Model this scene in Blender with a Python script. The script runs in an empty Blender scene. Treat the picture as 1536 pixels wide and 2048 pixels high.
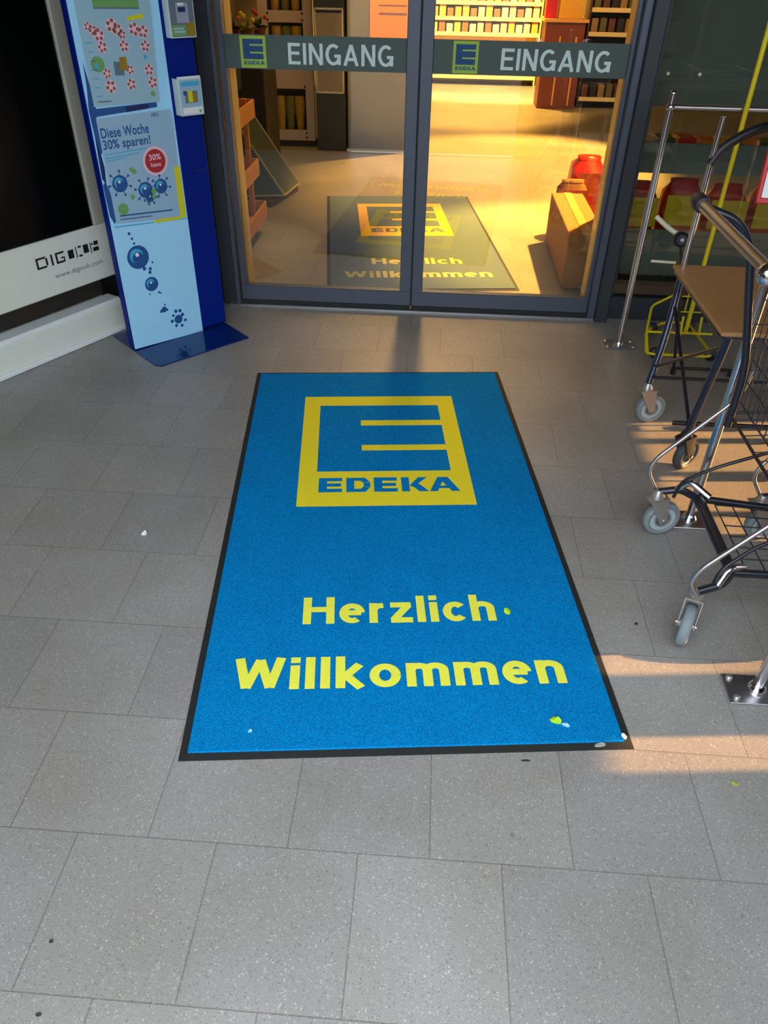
import bpy, math, random
from mathutils import Matrix, Vector, Euler
random.seed(7)
SC = bpy.context.scene
COL = SC.collection
R = math.radians

# ------------------------------------------------------------------ camera
cam_d = bpy.data.cameras.new('camera')
cam = bpy.data.objects.new('camera', cam_d); COL.objects.link(cam)
cam_d.sensor_fit = 'VERTICAL'; cam_d.sensor_height = 36.0
cam_d.lens = 36.0 * 1496.0 / 2048.0
cam_d.clip_start = 0.02
CX = (0.997455, -0.054188, 0.045363)
CY = (0.069003, 0.598990, -0.797777)
CZ = (0.016058, 0.798897, 0.601253)
cm = Matrix((CX, CY, CZ)).transposed().to_quaternion().to_matrix().transposed().to_4x4()
cm.translation = Vector((0, 0, 1.55))
cam.matrix_world = cm
SC.camera = cam

# ------------------------------------------------------------------ colour management, world, lights
SC.view_settings.view_transform = 'Standard'
SC.view_settings.look = 'None'
SC.view_settings.gamma = 1.0
SC.view_settings.use_curve_mapping = False
SC.view_settings.exposure = 0.0

w = bpy.data.worlds.new('sky'); SC.world = w; w.use_nodes = True
nt = w.node_tree; nt.nodes.clear()
wo = nt.nodes.new('ShaderNodeOutputWorld'); bg = nt.nodes.new('ShaderNodeBackground')
bg.inputs['Color'].default_value = (0.86, 0.93, 1.0, 1); bg.inputs['Strength'].default_value = 4.2
nt.links.new(bg.outputs[0], wo.inputs[0])

def light(name, kind, loc, target, energy, color, **kw):
    d = bpy.data.lights.new(name, kind); d.energy = energy; d.color = color
    for k, v in kw.items(): setattr(d, k, v)
    o = bpy.data.objects.new(name, d); COL.objects.link(o); o.location = loc
    o.rotation_euler = (Vector(target) - Vector(loc)).to_track_quat('-Z', 'Y').to_euler()
    return o
# low warm evening sun from the right
SUN_DIR = Vector((-1.0, -0.10, -0.235))
light('sun', 'SUN', (6, 2, 3), Vector((6, 2, 3)) + SUN_DIR, 24.0, (1.0, 0.50, 0.15), angle=R(0.6))
# warm lighting inside the shop; several spots are added, without fixtures
WARM = (1.0, 0.47, 0.07)
light('floor_fill_front', 'SPOT', (1.85, 6.0, 3.0), (0.95, 5.15, 0), 3900, WARM, spot_size=R(42), spot_blend=0.6, shadow_soft_size=0.06)  # added spot, stands in for sunlight on the near shop floor
light('floor_fill_middle', 'SPOT', (2.1, 9.3, 3.0), (0.75, 7.5, 0), 3900, WARM, spot_size=R(46), spot_blend=0.5, shadow_soft_size=0.08)  # added likewise for the sunlit floor further in
light('floor_fill_rear', 'SPOT', (0.4, 11.0, 3.0), (0.35, 10.4, 0), 2000, WARM, spot_size=R(52), spot_blend=0.5, shadow_soft_size=0.08)  # added to carry the bright floor on towards the rear
light('shop_spot_back', 'SPOT', (0.9, 10.3, 3.0), (0.7, 12.6, 0.8), 2800, (1.0, 0.66, 0.2), spot_size=R(80), spot_blend=0.4, shadow_soft_size=0.1)
light('shop_spot_counter', 'SPOT', (1.6, 8.6, 2.9), (1.5, 10.6, 0.9), 260, (1.0, 0.5, 0.12), spot_size=R(40), spot_blend=0.5, shadow_soft_size=0.1)
light('shop_spot_left', 'SPOT', (-0.2, 5.6, 2.9), (-1.35, 4.8, 0.5), 150, (1.0, 0.6, 0.2), spot_size=R(34), spot_blend=0.6, shadow_soft_size=0.05)
light('notice_fill_spot', 'SPOT', (-0.3, 6.6, 2.8), (-0.47, 7.73, 1.15), 300, (1.0, 0.55, 0.15), spot_size=R(24), spot_blend=0.4, shadow_soft_size=0.05)  # added only to brighten the notice, no such lamp seen
light('shop_ceiling', 'AREA', (-1.0, 7.5, 3.05), (-1.0, 7.5, 0), 62, (1.0, 0.50, 0.08), size=4.0)
light('door_fill_spot', 'SPOT', (-0.12, 6.7, 2.95), (0.12, 3.55, 0), 430, (1.0, 0.55, 0.16), spot_size=R(25), spot_blend=1.0, shadow_soft_size=0.15)  # added inside to throw the warm patch onto the outer tiles

# ------------------------------------------------------------------ materials
MATS = {}
def srgb(r, g, b):
    f = lambda c: c / 12.92 if c <= 0.04045 else ((c + 0.055) / 1.055) ** 2.4
    return (f(r / 255), f(g / 255), f(b / 255), 1)
def mat(name, col, rough=0.5, metal=0.0, noise=0.0, nscale=30, bump=0.0, bscale=None, coat=0.0, spec=None):
    if name in MATS: return MATS[name]
    m = bpy.data.materials.new(name); m.use_nodes = True
    t = m.node_tree; p = t.nodes['Principled BSDF']
    c = srgb(*col)
    p.inputs['Roughness'].default_value = rough; p.inputs['Metallic'].default_value = metal
    if coat: p.inputs['Coat Weight'].default_value = coat
    if spec is not None: p.inputs['Specular IOR Level'].default_value = spec
    tc = t.nodes.new('ShaderNodeTexCoord'); n = t.nodes.new('ShaderNodeTexNoise')
    n.inputs['Scale'].default_value = nscale; n.inputs['Detail'].default_value = 4
    t.links.new(tc.outputs['Object'], n.inputs['Vector'])
    mx = t.nodes.new('ShaderNodeMix'); mx.data_type = 'RGBA'
    k = max(noise, 0.03)
    mx.inputs[6].default_value = tuple(min(1, x * (1 + k)) for x in c[:3]) + (1,)
    mx.inputs[7].default_value = tuple(x * (1 - k) for x in c[:3]) + (1,)
    t.links.new(n.outputs['Fac'], mx.inputs[0]); t.links.new(mx.outputs[2], p.inputs['Base Color'])
    if bump:
        b = t.nodes.new('ShaderNodeBump'); b.inputs['Strength'].default_value = bump; b.inputs['Distance'].default_value = 0.002
        n2 = t.nodes.new('ShaderNodeTexNoise'); n2.inputs['Scale'].default_value = bscale or nscale * 6
        t.links.new(tc.outputs['Object'], n2.inputs['Vector'])
        t.links.new(n2.outputs['Fac'], b.inputs['Height']); t.links.new(b.outputs[0], p.inputs['Normal'])
    MATS[name] = m; return m

def tile_material():
    m = bpy.data.materials.new('speckled grey tiles'); m.use_nodes = True
    t = m.node_tree; N = t.nodes; L = t.links; p = N['Principled BSDF']
    tc = N.new('ShaderNodeTexCoord'); mp = N.new('ShaderNodeMapping')
    mp.inputs['Location'].default_value = (0.242 + 0.3063 * 40, -0.525 + 0.3125 * 20, 0)
    L.new(tc.outputs['Object'], mp.inputs['Vector'])
    br = N.new('ShaderNodeTexBrick'); br.offset = 0.5; br.offset_frequency = 2
    br.inputs['Scale'].default_value = 1.0
    br.inputs['Brick Width'].default_value = 0.3063; br.inputs['Row Height'].default_value = 0.3125
    br.inputs['Mortar Size'].default_value = 0.0016; br.inputs['Mortar Smooth'].default_value = 0.25
    br.inputs['Color1'].default_value = (0.94, 0.94, 0.95, 1); br.inputs['Color2'].default_value = (1.05, 1.045, 1.03, 1)
    br.inputs['Mortar'].default_value = (0.68, 0.66, 0.63, 1); br.inputs['Bias'].default_value = 0.0
    L.new(mp.outputs[0], br.inputs['Vector'])
    # large scale soiling
    n1 = N.new('ShaderNodeTexNoise'); n1.inputs['Scale'].default_value = 2.3; n1.inputs['Detail'].default_value = 6
    L.new(tc.outputs['Object'], n1.inputs['Vector'])
    c1 = N.new('ShaderNodeValToRGB'); c1.color_ramp.elements[0].position = 0.3; c1.color_ramp.elements[0].color = srgb(134, 131, 126)
    c1.color_ramp.elements[1].position = 0.7; c1.color_ramp.elements[1].color = srgb(151, 149, 147)
    L.new(n1.outputs['Fac'], c1.inputs[0])
    # fine terrazzo grain: light and dark specks
    v = N.new('ShaderNodeTexVoronoi'); v.inputs['Scale'].default_value = 330; L.new(tc.outputs['Object'], v.inputs['Vector'])
    sep = N.new('ShaderNodeSeparateColor'); L.new(v.outputs['Color'], sep.inputs[0])
    r2 = N.new('ShaderNodeValToRGB'); e = r2.color_ramp.elements
    e[0].position = 0.0; e[0].color = (0.72, 0.72, 0.72, 1); e[1].position = 1.0; e[1].color = (1.6, 1.6, 1.57, 1)
    for pos, val in ((0.05, 0.82), (0.10, 0.97), (0.92, 1.03), (0.965, 1.3)):
        x = e.new(pos); x.color = (val, val, val, 1)
    L.new(sep.outputs[0], r2.inputs[0])
    n3 = N.new('ShaderNodeTexNoise'); n3.inputs['Scale'].default_value = 420; n3.inputs['Detail'].default_value = 2
    L.new(tc.outputs['Object'], n3.inputs['Vector'])
    mr = N.new('ShaderNodeMapRange'); mr.inputs['From Min'].default_value = 0.3; mr.inputs['From Max'].default_value = 0.7
    mr.inputs['To Min'].default_value = 0.84; mr.inputs['To Max'].default_value = 1.16; L.new(n3.outputs['Fac'], mr.inputs['Value'])
    def mul(a, b):
        x = N.new('ShaderNodeMix'); x.data_type = 'RGBA'; x.blend_type = 'MULTIPLY'; x.inputs[0].default_value = 1.0; x.clamp_result = False
        L.new(a, x.inputs[6]); L.new(b, x.inputs[7]); return x.outputs[2]
    o = mul(c1.outputs[0], br.outputs['Color']); o = mul(o, r2.outputs[0]); o = mul(o, mr.outputs[0])
    L.new(o, p.inputs['Base Color'])
    rr = N.new('ShaderNodeMapRange'); rr.inputs['To Min'].default_value = 0.30; rr.inputs['To Max'].default_value = 0.52
    L.new(n1.outputs['Fac'], rr.inputs['Value']); L.new(rr.outputs[0], p.inputs['Roughness'])
    b = N.new('ShaderNodeBump'); b.inputs['Strength'].default_value = 0.5; b.inputs['Distance'].default_value = 0.0015; b.invert = True
    L.new(br.outputs['Fac'], b.inputs['Height']); L.new(b.outputs[0], p.inputs['Normal'])
    return m

def carpet_material():
    m = bpy.data.materials.new('blue carpet pile'); m.use_nodes = True
    t = m.node_tree; N = t.nodes; L = t.links; p = N['Principled BSDF']
    tc = N.new('ShaderNodeTexCoord')
    n = N.new('ShaderNodeTexNoise'); n.inputs['Scale'].default_value = 260; n.inputs['Detail'].default_value = 3
    L.new(tc.outputs['Object'], n.inputs['Vector'])
    r = N.new('ShaderNodeValToRGB'); r.color_ramp.elements[0].position = 0.3; r.color_ramp.elements[0].color = srgb(0, 96, 156)
    r.color_ramp.elements[1].position = 0.72; r.color_ramp.elements[1].color = srgb(0, 146, 218)
    L.new(n.outputs['Fac'], r.inputs[0])
    n2 = N.new('ShaderNodeTexNoise'); n2.inputs['Scale'].default_value = 5; n2.inputs['Detail'].default_value = 5
    L.new(tc.outputs['Object'], n2.inputs['Vector'])
    mr = N.new('ShaderNodeMapRange'); mr.inputs['To Min'].default_value = 0.86; mr.inputs['To Max'].default_value = 1.1
    L.new(n2.outputs['Fac'], mr.inputs['Value'])
    x = N.new('ShaderNodeMix'); x.data_type = 'RGBA'; x.blend_type = 'MULTIPLY'; x.inputs[0].default_value = 1.0
    L.new(r.outputs[0], x.inputs[6]); L.new(mr.outputs[0], x.inputs[7]); L.new(x.outputs[2], p.inputs['Base Color'])
    p.inputs['Roughness'].default_value = 0.95; p.inputs['Specular IOR Level'].default_value = 0.1
    b = N.new('ShaderNodeBump'); b.inputs['Strength'].default_value = 0.5; b.inputs['Distance'].default_value = 0.003
    L.new(n.outputs['Fac'], b.inputs['Height']); L.new(b.outputs[0], p.inputs['Normal'])
    return m

def glass_material(name, tint=(0.93, 0.95, 0.94), refl=1.0, ior=1.6):
    m = bpy.data.materials.new(name); m.use_nodes = True
    t = m.node_tree; N = t.nodes; L = t.links; N.clear()
    out = N.new('ShaderNodeOutputMaterial'); tr = N.new('ShaderNodeBsdfTransparent'); gl = N.new('ShaderNodeBsdfGlossy')
    tr.inputs[0].default_value = tint + (1,); gl.inputs['Roughness'].default_value = 0.01
    # two-sided Schlick reflectance r0 + (1 - r0) * (1 - |n.i|)^5
    r0 = ((ior - 1) / (ior + 1)) ** 2
    ge = N.new('ShaderNodeNewGeometry'); dt = N.new('ShaderNodeVectorMath'); dt.operation = 'DOT_PRODUCT'
    L.new(ge.outputs['Normal'], dt.inputs[0]); L.new(ge.outputs['Incoming'], dt.inputs[1])
    def mth(op, a, b=None):
        x = N.new('ShaderNodeMath'); x.operation = op
        for i, q in enumerate((a, b)):
            if q is None: continue
            if isinstance(q, float): x.inputs[i].default_value = q
            else: L.new(q, x.inputs[i])
        return x.outputs[0]
    k = mth('POWER', mth('SUBTRACT', 1.0, mth('ABSOLUTE', dt.outputs['Value'])), 5.0)
    k = mth('ADD', mth('MULTIPLY', k, 1.0 - r0), r0)
    mx = N.new('ShaderNodeMixShader'); L.new(k, mx.inputs[0]); L.new(tr.outputs[0], mx.inputs[1]); L.new(gl.outputs[0], mx.inputs[2])
    L.new(mx.outputs[0], out.inputs[0]); return m

M_TILE = tile_material(); M_CARPET = carpet_material(); M_GLASS = glass_material('door glass', ior=1.85); M_GLASSW = glass_material('window glass', (0.82, 0.86, 0.84), ior=1.55)
M_FRAME = mat('anthracite aluminium', (78, 86, 100), 0.42, 0.2, 0.05)
M_FRAMED = mat('dark anthracite aluminium', (46, 52, 58), 0.5, 0.1, 0.05)
M_BAND = mat('grey green film', (68, 84, 80), 0.6)
M_LETTER = mat('etched letter film', (206, 226, 222), 0.6)
M_RUBBER = mat('black rubber', (26, 30, 28), 0.75, 0, 0.1)
M_YCARP = mat('yellow carpet print', (246, 250, 78), 0.9, 0, 0.12, 240, 0.5)
M_YCARP2 = mat('golden yellow carpet print', (255, 228, 30), 0.9, 0, 0.12, 240, 0.5)
M_CHROME = mat('chrome', (214, 214, 220), 0.16, 1.0)
M_CHROME2 = mat('brushed steel', (190, 190, 194), 0.34, 1.0)
M_BLKTUBE = mat('black lacquered tube', (40, 42, 52), 0.3, 0.4, coat=0.3)
M_NAVYTUBE = mat('dark blue lacquered tube', (34, 48, 74), 0.28, 0.3, coat=0.5)
M_BLKPL = mat('black plastic', (30, 32, 40), 0.45)
M_TYRE = mat('grey tyre rubber', (118, 130, 136), 0.6, 0, 0.08)
M_TYRED = mat('dark grey tyre rubber', (66, 72, 74), 0.6, 0, 0.08)
M_HUB = mat('grey hub plastic', (166, 178, 184), 0.45)
M_ZINC = mat('zinc plate', (176, 172, 166), 0.35, 0.7, 0.1)
M_PLY = mat('plywood', (176, 132, 82), 0.5, 0, 0.15, 12)
M_YEL = mat('yellow lacquer', (226, 208, 20), 0.4)
M_WHITE = mat('white sheet', (226, 232, 234), 0.5)
M_RED = mat('red plastic', (190, 22, 30), 0.45)
M_NAVY = mat('navy lacquer', (0, 30, 124), 0.5, 0, 0.04, spec=0.12)
M_NAVYP = mat('navy glossy base', (4, 38, 108), 0.12, 0, 0.03)
M_SKYB = mat('light blue poster', (158, 218, 252), 0.45)
M_SHEET = mat('pale blue print', (146, 182, 208), 0.5)
M_SHEET2 = mat('pale aqua print', (148, 186, 204), 0.5)
M_INKB = mat('blue ink', (22, 78, 142), 0.5)
M_INKD = mat('dark blue ink', (10, 34, 92), 0.5)
M_INKC = mat('cyan ink', (60, 170, 214), 0.5)
M_INKP = mat('pink ink', (222, 190, 202), 0.5)
M_INKR = mat('brown red ink', (150, 78, 74), 0.5)
M_INKG = mat('green ink', (104, 160, 92), 0.5)
M_INKY = mat('yellow ink', (206, 206, 22), 0.5)
M_INKGR = mat('grey ink', (96, 112, 128), 0.5)
M_BLACK = mat('black print', (18, 22, 26), 0.5)
M_SCREEN = mat('black screen glass', (4, 6, 5), 0.22, spec=0.25)
M_CASE = mat('warm white lacquer', (222, 228, 218), 0.4, 0, 0.03)
M_CASE2 = mat('silver grey lacquer', (172, 172, 160), 0.45, 0, 0.03)
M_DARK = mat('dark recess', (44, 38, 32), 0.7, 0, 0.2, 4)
M_WALL = mat('grey render', (74, 72, 68), 0.9, 0, 0.08, 8, 0.3)
M_WALLIN = mat('beige shop wall', (150, 128, 92), 0.8, 0, 0.05, 5)
M_CEIL = mat('white ceiling panel', (176, 174, 168), 0.9)
M_LEDGE = mat('cream aluminium trim', (232, 206, 140), 0.4)

# ------------------------------------------------------------------ mesh builder
class MB:
    def __init__(s): s.v = []; s.f = []; s.mi = []; s.mats = []; s.sm = []
    def m(s, mt):
        if mt not in s.mats: s.mats.append(mt)
        return s.mats.index(mt)
    def add(s, vs, fs, mt, smooth=False, X=None):
        o = len(s.v); k = s.m(mt)
        s.v += [(X @ Vector(p)) if X is not None else Vector(p) for p in vs]
        for f in fs: s.f.append([o + i for i in f]); s.mi.append(k); s.sm.append(smooth)
        return s
    def box(s, c, d, mt, rot=None, bev=0.0):
        cx, cy, cz = c; hx, hy, hz = d[0] / 2, d[1] / 2, d[2] / 2
        X = Matrix.Translation(c) @ (Euler(rot).to_matrix().to_4x4() if rot else Matrix.Identity(4))
        b = min(bev, hx * .9, hy * .9, hz * .9)
        if b <= 0:
            vs = [(x, y, z) for x in (-hx, hx) for y in (-hy, hy) for z in (-hz, hz)]
            return s.add(vs, [(0, 1, 3, 2), (4, 6, 7, 5), (0, 4, 5, 1), (2, 3, 7, 6), (0, 2, 6, 4), (1, 5, 7, 3)], mt, False, X)
        # chamfered box: three rectangles per axis
        vs = []; idx = {}
        for sx in (-1, 1):
            for sy in (-1, 1):
                for sz in (-1, 1):
                    for ax in range(3):
                        p = [sx * (hx - b), sy * (hy - b), sz * (hz - b)]
                        p[ax] = (sx * hx, sy * hy, sz * hz)[ax]
                        idx[(sx, sy, sz, ax)] = len(vs); vs.append(p)
        fs = []
        S = (-1, 1)
        for a in S:
            fs.append([idx[(a, -1, -1, 0)], idx[(a, 1, -1, 0)], idx[(a, 1, 1, 0)], idx[(a, -1, 1, 0)]][::a])
            fs.append([idx[(-1, a, -1, 1)], idx[(-1, a, 1, 1)], idx[(1, a, 1, 1)], idx[(1, a, -1, 1)]][::a])
            fs.append([idx[(-1, -1, a, 2)], idx[(1, -1, a, 2)], idx[(1, 1, a, 2)], idx[(-1, 1, a, 2)]][::a])
        for a in S:
            for c2 in S:
                fs.append([idx[(a, c2, -1, 0)], idx[(a, c2, 1, 0)], idx[(a, c2, 1, 1)], idx[(a, c2, -1, 1)]])
                fs.append([idx[(a, -1, c2, 0)], idx[(a, 1, c2, 0)], idx[(a, 1, c2, 2)], idx[(a, -1, c2, 2)]])
                fs.append([idx[(-1, a, c2, 1)], idx[(1, a, c2, 1)], idx[(1, a, c2, 2)], idx[(-1, a, c2, 2)]])
                for c3 in S:
                    fs.append([idx[(a, c2, c3, 0)], idx[(a, c2, c3, 1)], idx[(a, c2, c3, 2)]])
        return s.add(vs, fs, mt, False, X)
    def poly(s, pts, mt, z0=0.0, z1=None, X=None):
        n = len(pts)
        if z1 is None: return s.add([(p[0], p[1], z0) for p in pts], [list(range(n))], mt, False, X)
        vs = [(p[0], p[1], z0) for p in pts] + [(p[0], p[1], z1) for p in pts]
        fs = [list(range(n))[::-1], list(range(n, 2 * n))] + [[i, (i + 1) % n, n + (i + 1) % n, n + i] for i in range(n)]
        return s.add(vs, fs, mt, False, X)
    def disc(s, c, r, mt, n=20, ry=None, X=None):
        ry = ry or r
        return s.add([(c[0] + r * math.cos(2 * math.pi * i / n), c[1] + ry * math.sin(2 * math.pi * i / n), c[2]) for i in range(n)], [list(range(n))], mt, False, X)
    def lathe(s, prof, mt, X=None, n=24, smooth=True):
        # profile of (radius, height) about local z
        vs = [(r * math.cos(2 * math.pi * i / n), r * math.sin(2 * math.pi * i / n), h) for (r, h) in prof for i in range(n)]
        fs = []
        for k in range(len(prof) - 1):
            for i in range(n):
                j = (i + 1) % n
                fs.append([k * n + i, k * n + j, (k + 1) * n + j, (k + 1) * n + i])
        s.add(vs, fs, mt, smooth, X)
        for k, rev in ((0, True), (len(prof) - 1, False)):
            if prof[k][0] > 1e-5:
                ring = [vs[k * n + i] for i in range(n)]
                s.add(ring[::-1] if rev else ring, [list(range(n))], mt, False, X)
        return s
    def cyl(s, a, b, r, mt, n=14, r2=None):
        a = Vector(a); b = Vector(b); q = (b - a).to_track_quat('Z', 'Y')
        X = Matrix.Translation(a) @ q.to_matrix().to_4x4(); L = (b - a).length
        return s.lathe([(r, 0), (r if r2 is None else r2, L)], mt, X, n)
    def tube(s, pts, r, mt, n=10, fillet=0.03, closed=False, seg=5):
        P = [Vector(p) for p in pts]
        if fillet and len(P) > 2:
            Q = []; m_ = len(P)
            rng = range(m_) if closed else range(1, m_ - 1)
            if not closed: Q.append(P[0])
            for i in rng:
                a, b, c = P[i - 1], P[i], P[(i + 1) % m_]
                d1 = (a - b); d2 = (c - b); k = min(fillet, d1.length * .45, d2.length * .45)
                p0 = b + d1.normalized() * k; p2 = b + d2.normalized() * k
                for t in range(seg + 1):
                    u = t / seg; Q.append(p0 * (1 - u) ** 2 + b * 2 * u * (1 - u) + p2 * u * u)
            if not closed: Q.append(P[-1])
            P = Q
        N = len(P); vs = []; ref = None
        for i in range(N):
            if closed: t = (P[(i + 1) % N] - P[i - 1]).normalized()
            else: t = (P[min(i + 1, N - 1)] - P[max(i - 1, 0)]).normalized()
            if ref is None:
                ref = t.orthogonal().normalized()
            ref = (ref - t * ref.dot(t)).normalized(); bn = t.cross(ref)
            for k in range(n):
                a = 2 * math.pi * k / n; vs.append(P[i] + ref * (r * math.cos(a)) + bn * (r * math.sin(a)))
        fs = []
        for i in range(N if closed else N - 1):
            j = (i + 1) % N
            for k in range(n):
                l = (k + 1) % n; fs.append([i * n + k, i * n + l, j * n + l, j * n + k])
        s.add(vs, fs, mt, True)
        if not closed:
            s.add(vs[:n][::-1], [list(range(n))], mt); s.add(vs[-n:], [list(range(n))], mt)
        return s
    def grid(s, c00, c10, c11, c01, nu, nv, r, mt, n=5):
        A, B, C, D = map(Vector, (c00, c10, c11, c01))
        for i in range(nu + 1):
            u = i / nu; s.tube([A.lerp(B, u), D.lerp(C, u)], r, mt, n, 0)
        for j in range(nv + 1):
            v = j / nv; s.tube([A.lerp(D, v), B.lerp(C, v)], r, mt, n, 0)
        return s
    def sphere(s, c, r, mt, n=14, sq=(1, 1, 1), X=None):
        prof = [(max(1e-6, r * math.sin(math.pi * i / 8)), -r * math.cos(math.pi * i / 8)) for i in range(9)]
        Y = Matrix.Translation(c) @ Matrix.Diagonal((sq[0], sq[1], sq[2], 1))
        return s.lathe(prof, mt, (X @ Y) if X is not None else Y, n)
    def text(s, string, x0, x1, y0, y1, z, mt, X=None, bold=0.0, skew=None, ext=0.0):
        # letters as a flat mesh fitted in the box x0..x1, y0..y1
        cu = bpy.data.curves.new('lettering', 'FONT'); cu.body = string; cu.offset = bold; cu.size = 1.0; cu.extrude = 0; cu.resolution_u = 4
        cu.space_character = 1.0 + bold * 1.5
        o = bpy.data.objects.new('lettering', cu); COL.objects.link(o)
        bpy.context.view_layer.update()
        me = bpy.data.meshes.new_from_object(o)
        vs = [v.co.copy() for v in me.vertices]; fs = [list(p.vertices) for p in me.polygons]
        bpy.data.objects.remove(o); bpy.data.curves.remove(cu); bpy.data.meshes.remove(me)
        ax = min(v.x for v in vs); bx = max(v.x for v in vs); ay = min(v.y for v in vs); by = max(v.y for v in vs)
        vs = [(x0 + (v.x - ax) / (bx - ax) * (x1 - x0), y0 + (v.y - ay) / (by - ay) * (y1 - y0), z) for v in vs]
        return s.add(vs, fs, mt, False, X)
    def build(s, name, parent=None, loc=None):
        me = bpy.data.meshes.new(name)
        me.from_pydata([tuple(p) for p in s.v], [], s.f)
        for k in s.mats: me.materials.append(k)
        me.polygons.foreach_set('material_index', s.mi)
        me.polygons.foreach_set('use_smooth', s.sm)
        me.update()
        o = bpy.data.objects.new(name, me); COL.objects.link(o)
        if parent is not None: o.parent = parent
        if loc: o.location = loc
        return o

def arc(cx, cy, rx, ry, a0, a1, n=14):
    return [(cx + rx * math.cos(R(a0 + (a1 - a0) * i / n)), cy + ry * math.sin(R(a0 + (a1 - a0) * i / n))) for i in range(n + 1)]
def glyph(ch, w, xh):
    """strokes (centre lines) of a letter with cap height 1, stroke width w; returns strokes, advance"""
    h = w / 2; b = .56; X = xh
    if ch == 'H': return [[(h, 0), (h, 1)], [(.72 - h, 0), (.72 - h, 1)], [(h, .53), (.72 - h, .53)]], .72
    if ch == 'E': return [[(h, 0), (h, 1)], [(h, h), (.58, h)], [(h, .53), (.54, .53)], [(h, 1 - h), (.58, 1 - h)]], .58
    if ch == 'I': return [[(h, 0), (h, 1)]], w
    if ch == 'N': return [[(h, 0), (h, 1)], [(.66 - h, 0), (.66 - h, 1)], [(h * 1.2, .97), (.66 - h * 1.2, .03)]], .66
    if ch == 'G': return [arc(.37, .5, .37 - h, .5 - h, 48, 352, 24) + [(.72 - h, .47)], [(.72 - h, 0.03), (.72 - h, .47)], [(.42, .44), (.72, .44)]], .72
    if ch == 'A': return [[(h * .9, 0), (.36, 1 - h * .4)], [(.72 - h * .9, 0), (.36, 1 - h * .4)], [(.16, .30), (.56, .30)]], .72
    if ch == 'W': return [[(h * .9, 1), (.27, 0.06)], [(.27, 0.06), (.50, .94)], [(.50, .94), (.73, .06)], [(.73, .06), (1 - h * .9, 1)]], 1.0
    if ch == 'l': return [[(h, 0), (h, 1)]], w
    if ch == 'i': return [[(h, 0), (h, X)], [(h, 1 - w * .95), (h, 1)]], w
    if ch in 'hn': return [[(h, 0), (h, 1 if ch == 'h' else X)], [(h, X * .55)] + arc(b / 2 + .0, X - b / 2 + .02, b / 2 - h, b / 2 - h - .02 + .0, 180, 0, 12) + [(b - h, 0)]], b
    if ch == 'm': return [[(h, 0), (h, X)], [(h, X * .55)] + arc(.26, X - .24, .26 - h, .24 - h, 180, 0, 12) + [(.52 - h, 0)], [(.52 - h, X * .55)] + arc(.52 + .26 - w, X - .24, .26 - h, .24 - h, 180, 0, 12) + [(1.04 - w - h, 0)]], 1.04 - w
    if ch == 'r': return [[(h, 0), (h, X)], [(h, X * .5)] + arc(.32, X - .28, .32 - h, .28 - h, 180, 88, 8)], .36
    if ch == 'z': return [[(.02, X - h * .9), (.50, X - h * .9)], [(.44, X - h), (.08, h)], [(.02, h * .9), (.52, h * .9)]], .52
    if ch == 'k': return [[(h, 0), (h, 1)], [(h, .24), (.48, X - .01)], [(.20, .40), (.50, .0)]], .56
    if ch == 'c': return [arc(.29, X / 2, .29 - h, X / 2 - h, 42, 318, 20)], .54
    if ch == 'o': return [arc(.31, X / 2, .31 - h, X / 2 - h, 0, 360, 28)], .62
    if ch == 'e': return [[(.07, X * .52), (.56 - h * .6, X * .52)], arc(.295, X / 2, .295 - h, X / 2 - h, 4, 306, 26)], .58
    return [], .3
def word(mb, string, x0, x1, y0, y1, z, mt, X=None, w=.2, gap=.1, xh=.74):
    out = []; x = 0.0
    for ch in string:
        st, adv = glyph(ch, w, xh)
        for P in st: out.append([(p[0] + x, p[1]) for p in P])
        x += adv + gap
    tot = x - gap; sx = (x1 - x0) / tot; sy = y1 - y0
    for si, P in enumerate(out):
        n = len(P); vs = []; zz = z + 0.00008 * (si % 5)
        for i in range(n):
            a = P[max(i - 1, 0)]; c = P[min(i + 1, n - 1)]; dx, dy = c[0] - a[0], c[1] - a[1]; L = math.hypot(dx, dy) or 1
            nx, ny = -dy / L, dx / L; k = w / 2
            if 0 < i < n - 1:
                d1 = (P[i][0] - a[0], P[i][1] - a[1]); l1 = math.hypot(*d1) or 1; cosh = abs((d1[0] * dx + d1[1] * dy) / (l1 * L)); k /= max(cosh, .75)
            vs += [(P[i][0] + nx * k, P[i][1] + ny * k), (P[i][0] - nx * k, P[i][1] - ny * k)]
        vs = [(x0 + a * sx, y0 + b * sy, zz) for a, b in vs]
        mb.add(vs, [(2 * i, 2 * i + 1, 2 * i + 3, 2 * i + 2) for i in range(n - 1)], mt, False, X)
    return mb

def tag(o, label, cat, group=None):
    o['label'] = label; o['category'] = cat
    if group: o['group'] = group
    return o
def thing(name, label, cat, loc=(0, 0, 0), rz=0.0, group=None):
    o = bpy.data.objects.new(name, None); COL.objects.link(o); o.location = loc; o.rotation_euler = (0, 0, rz)
    o.empty_display_size = 0.1
    return tag(o, label, cat, group)
def struct(o): o['kind'] = 'structure'; return o
def copy_tree(o, parent=None):
    c = o.copy(); COL.objects.link(c); c.parent = parent
    for ch in o.children: copy_tree(ch, c)
    return c

# ================================================================== SETTING
DY = 3.90                                   # plane of the door
struct(MB().box((1.0, 7.57, -0.05), (16, 15.06, 0.1), M_TILE).build('floor'))
struct(MB().box((0.0, -44.98, -0.05), (120, 90.0, 0.1), mat('asphalt', (62, 62, 60), 0.9, 0, .15, 20)).build('ground'))
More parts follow.
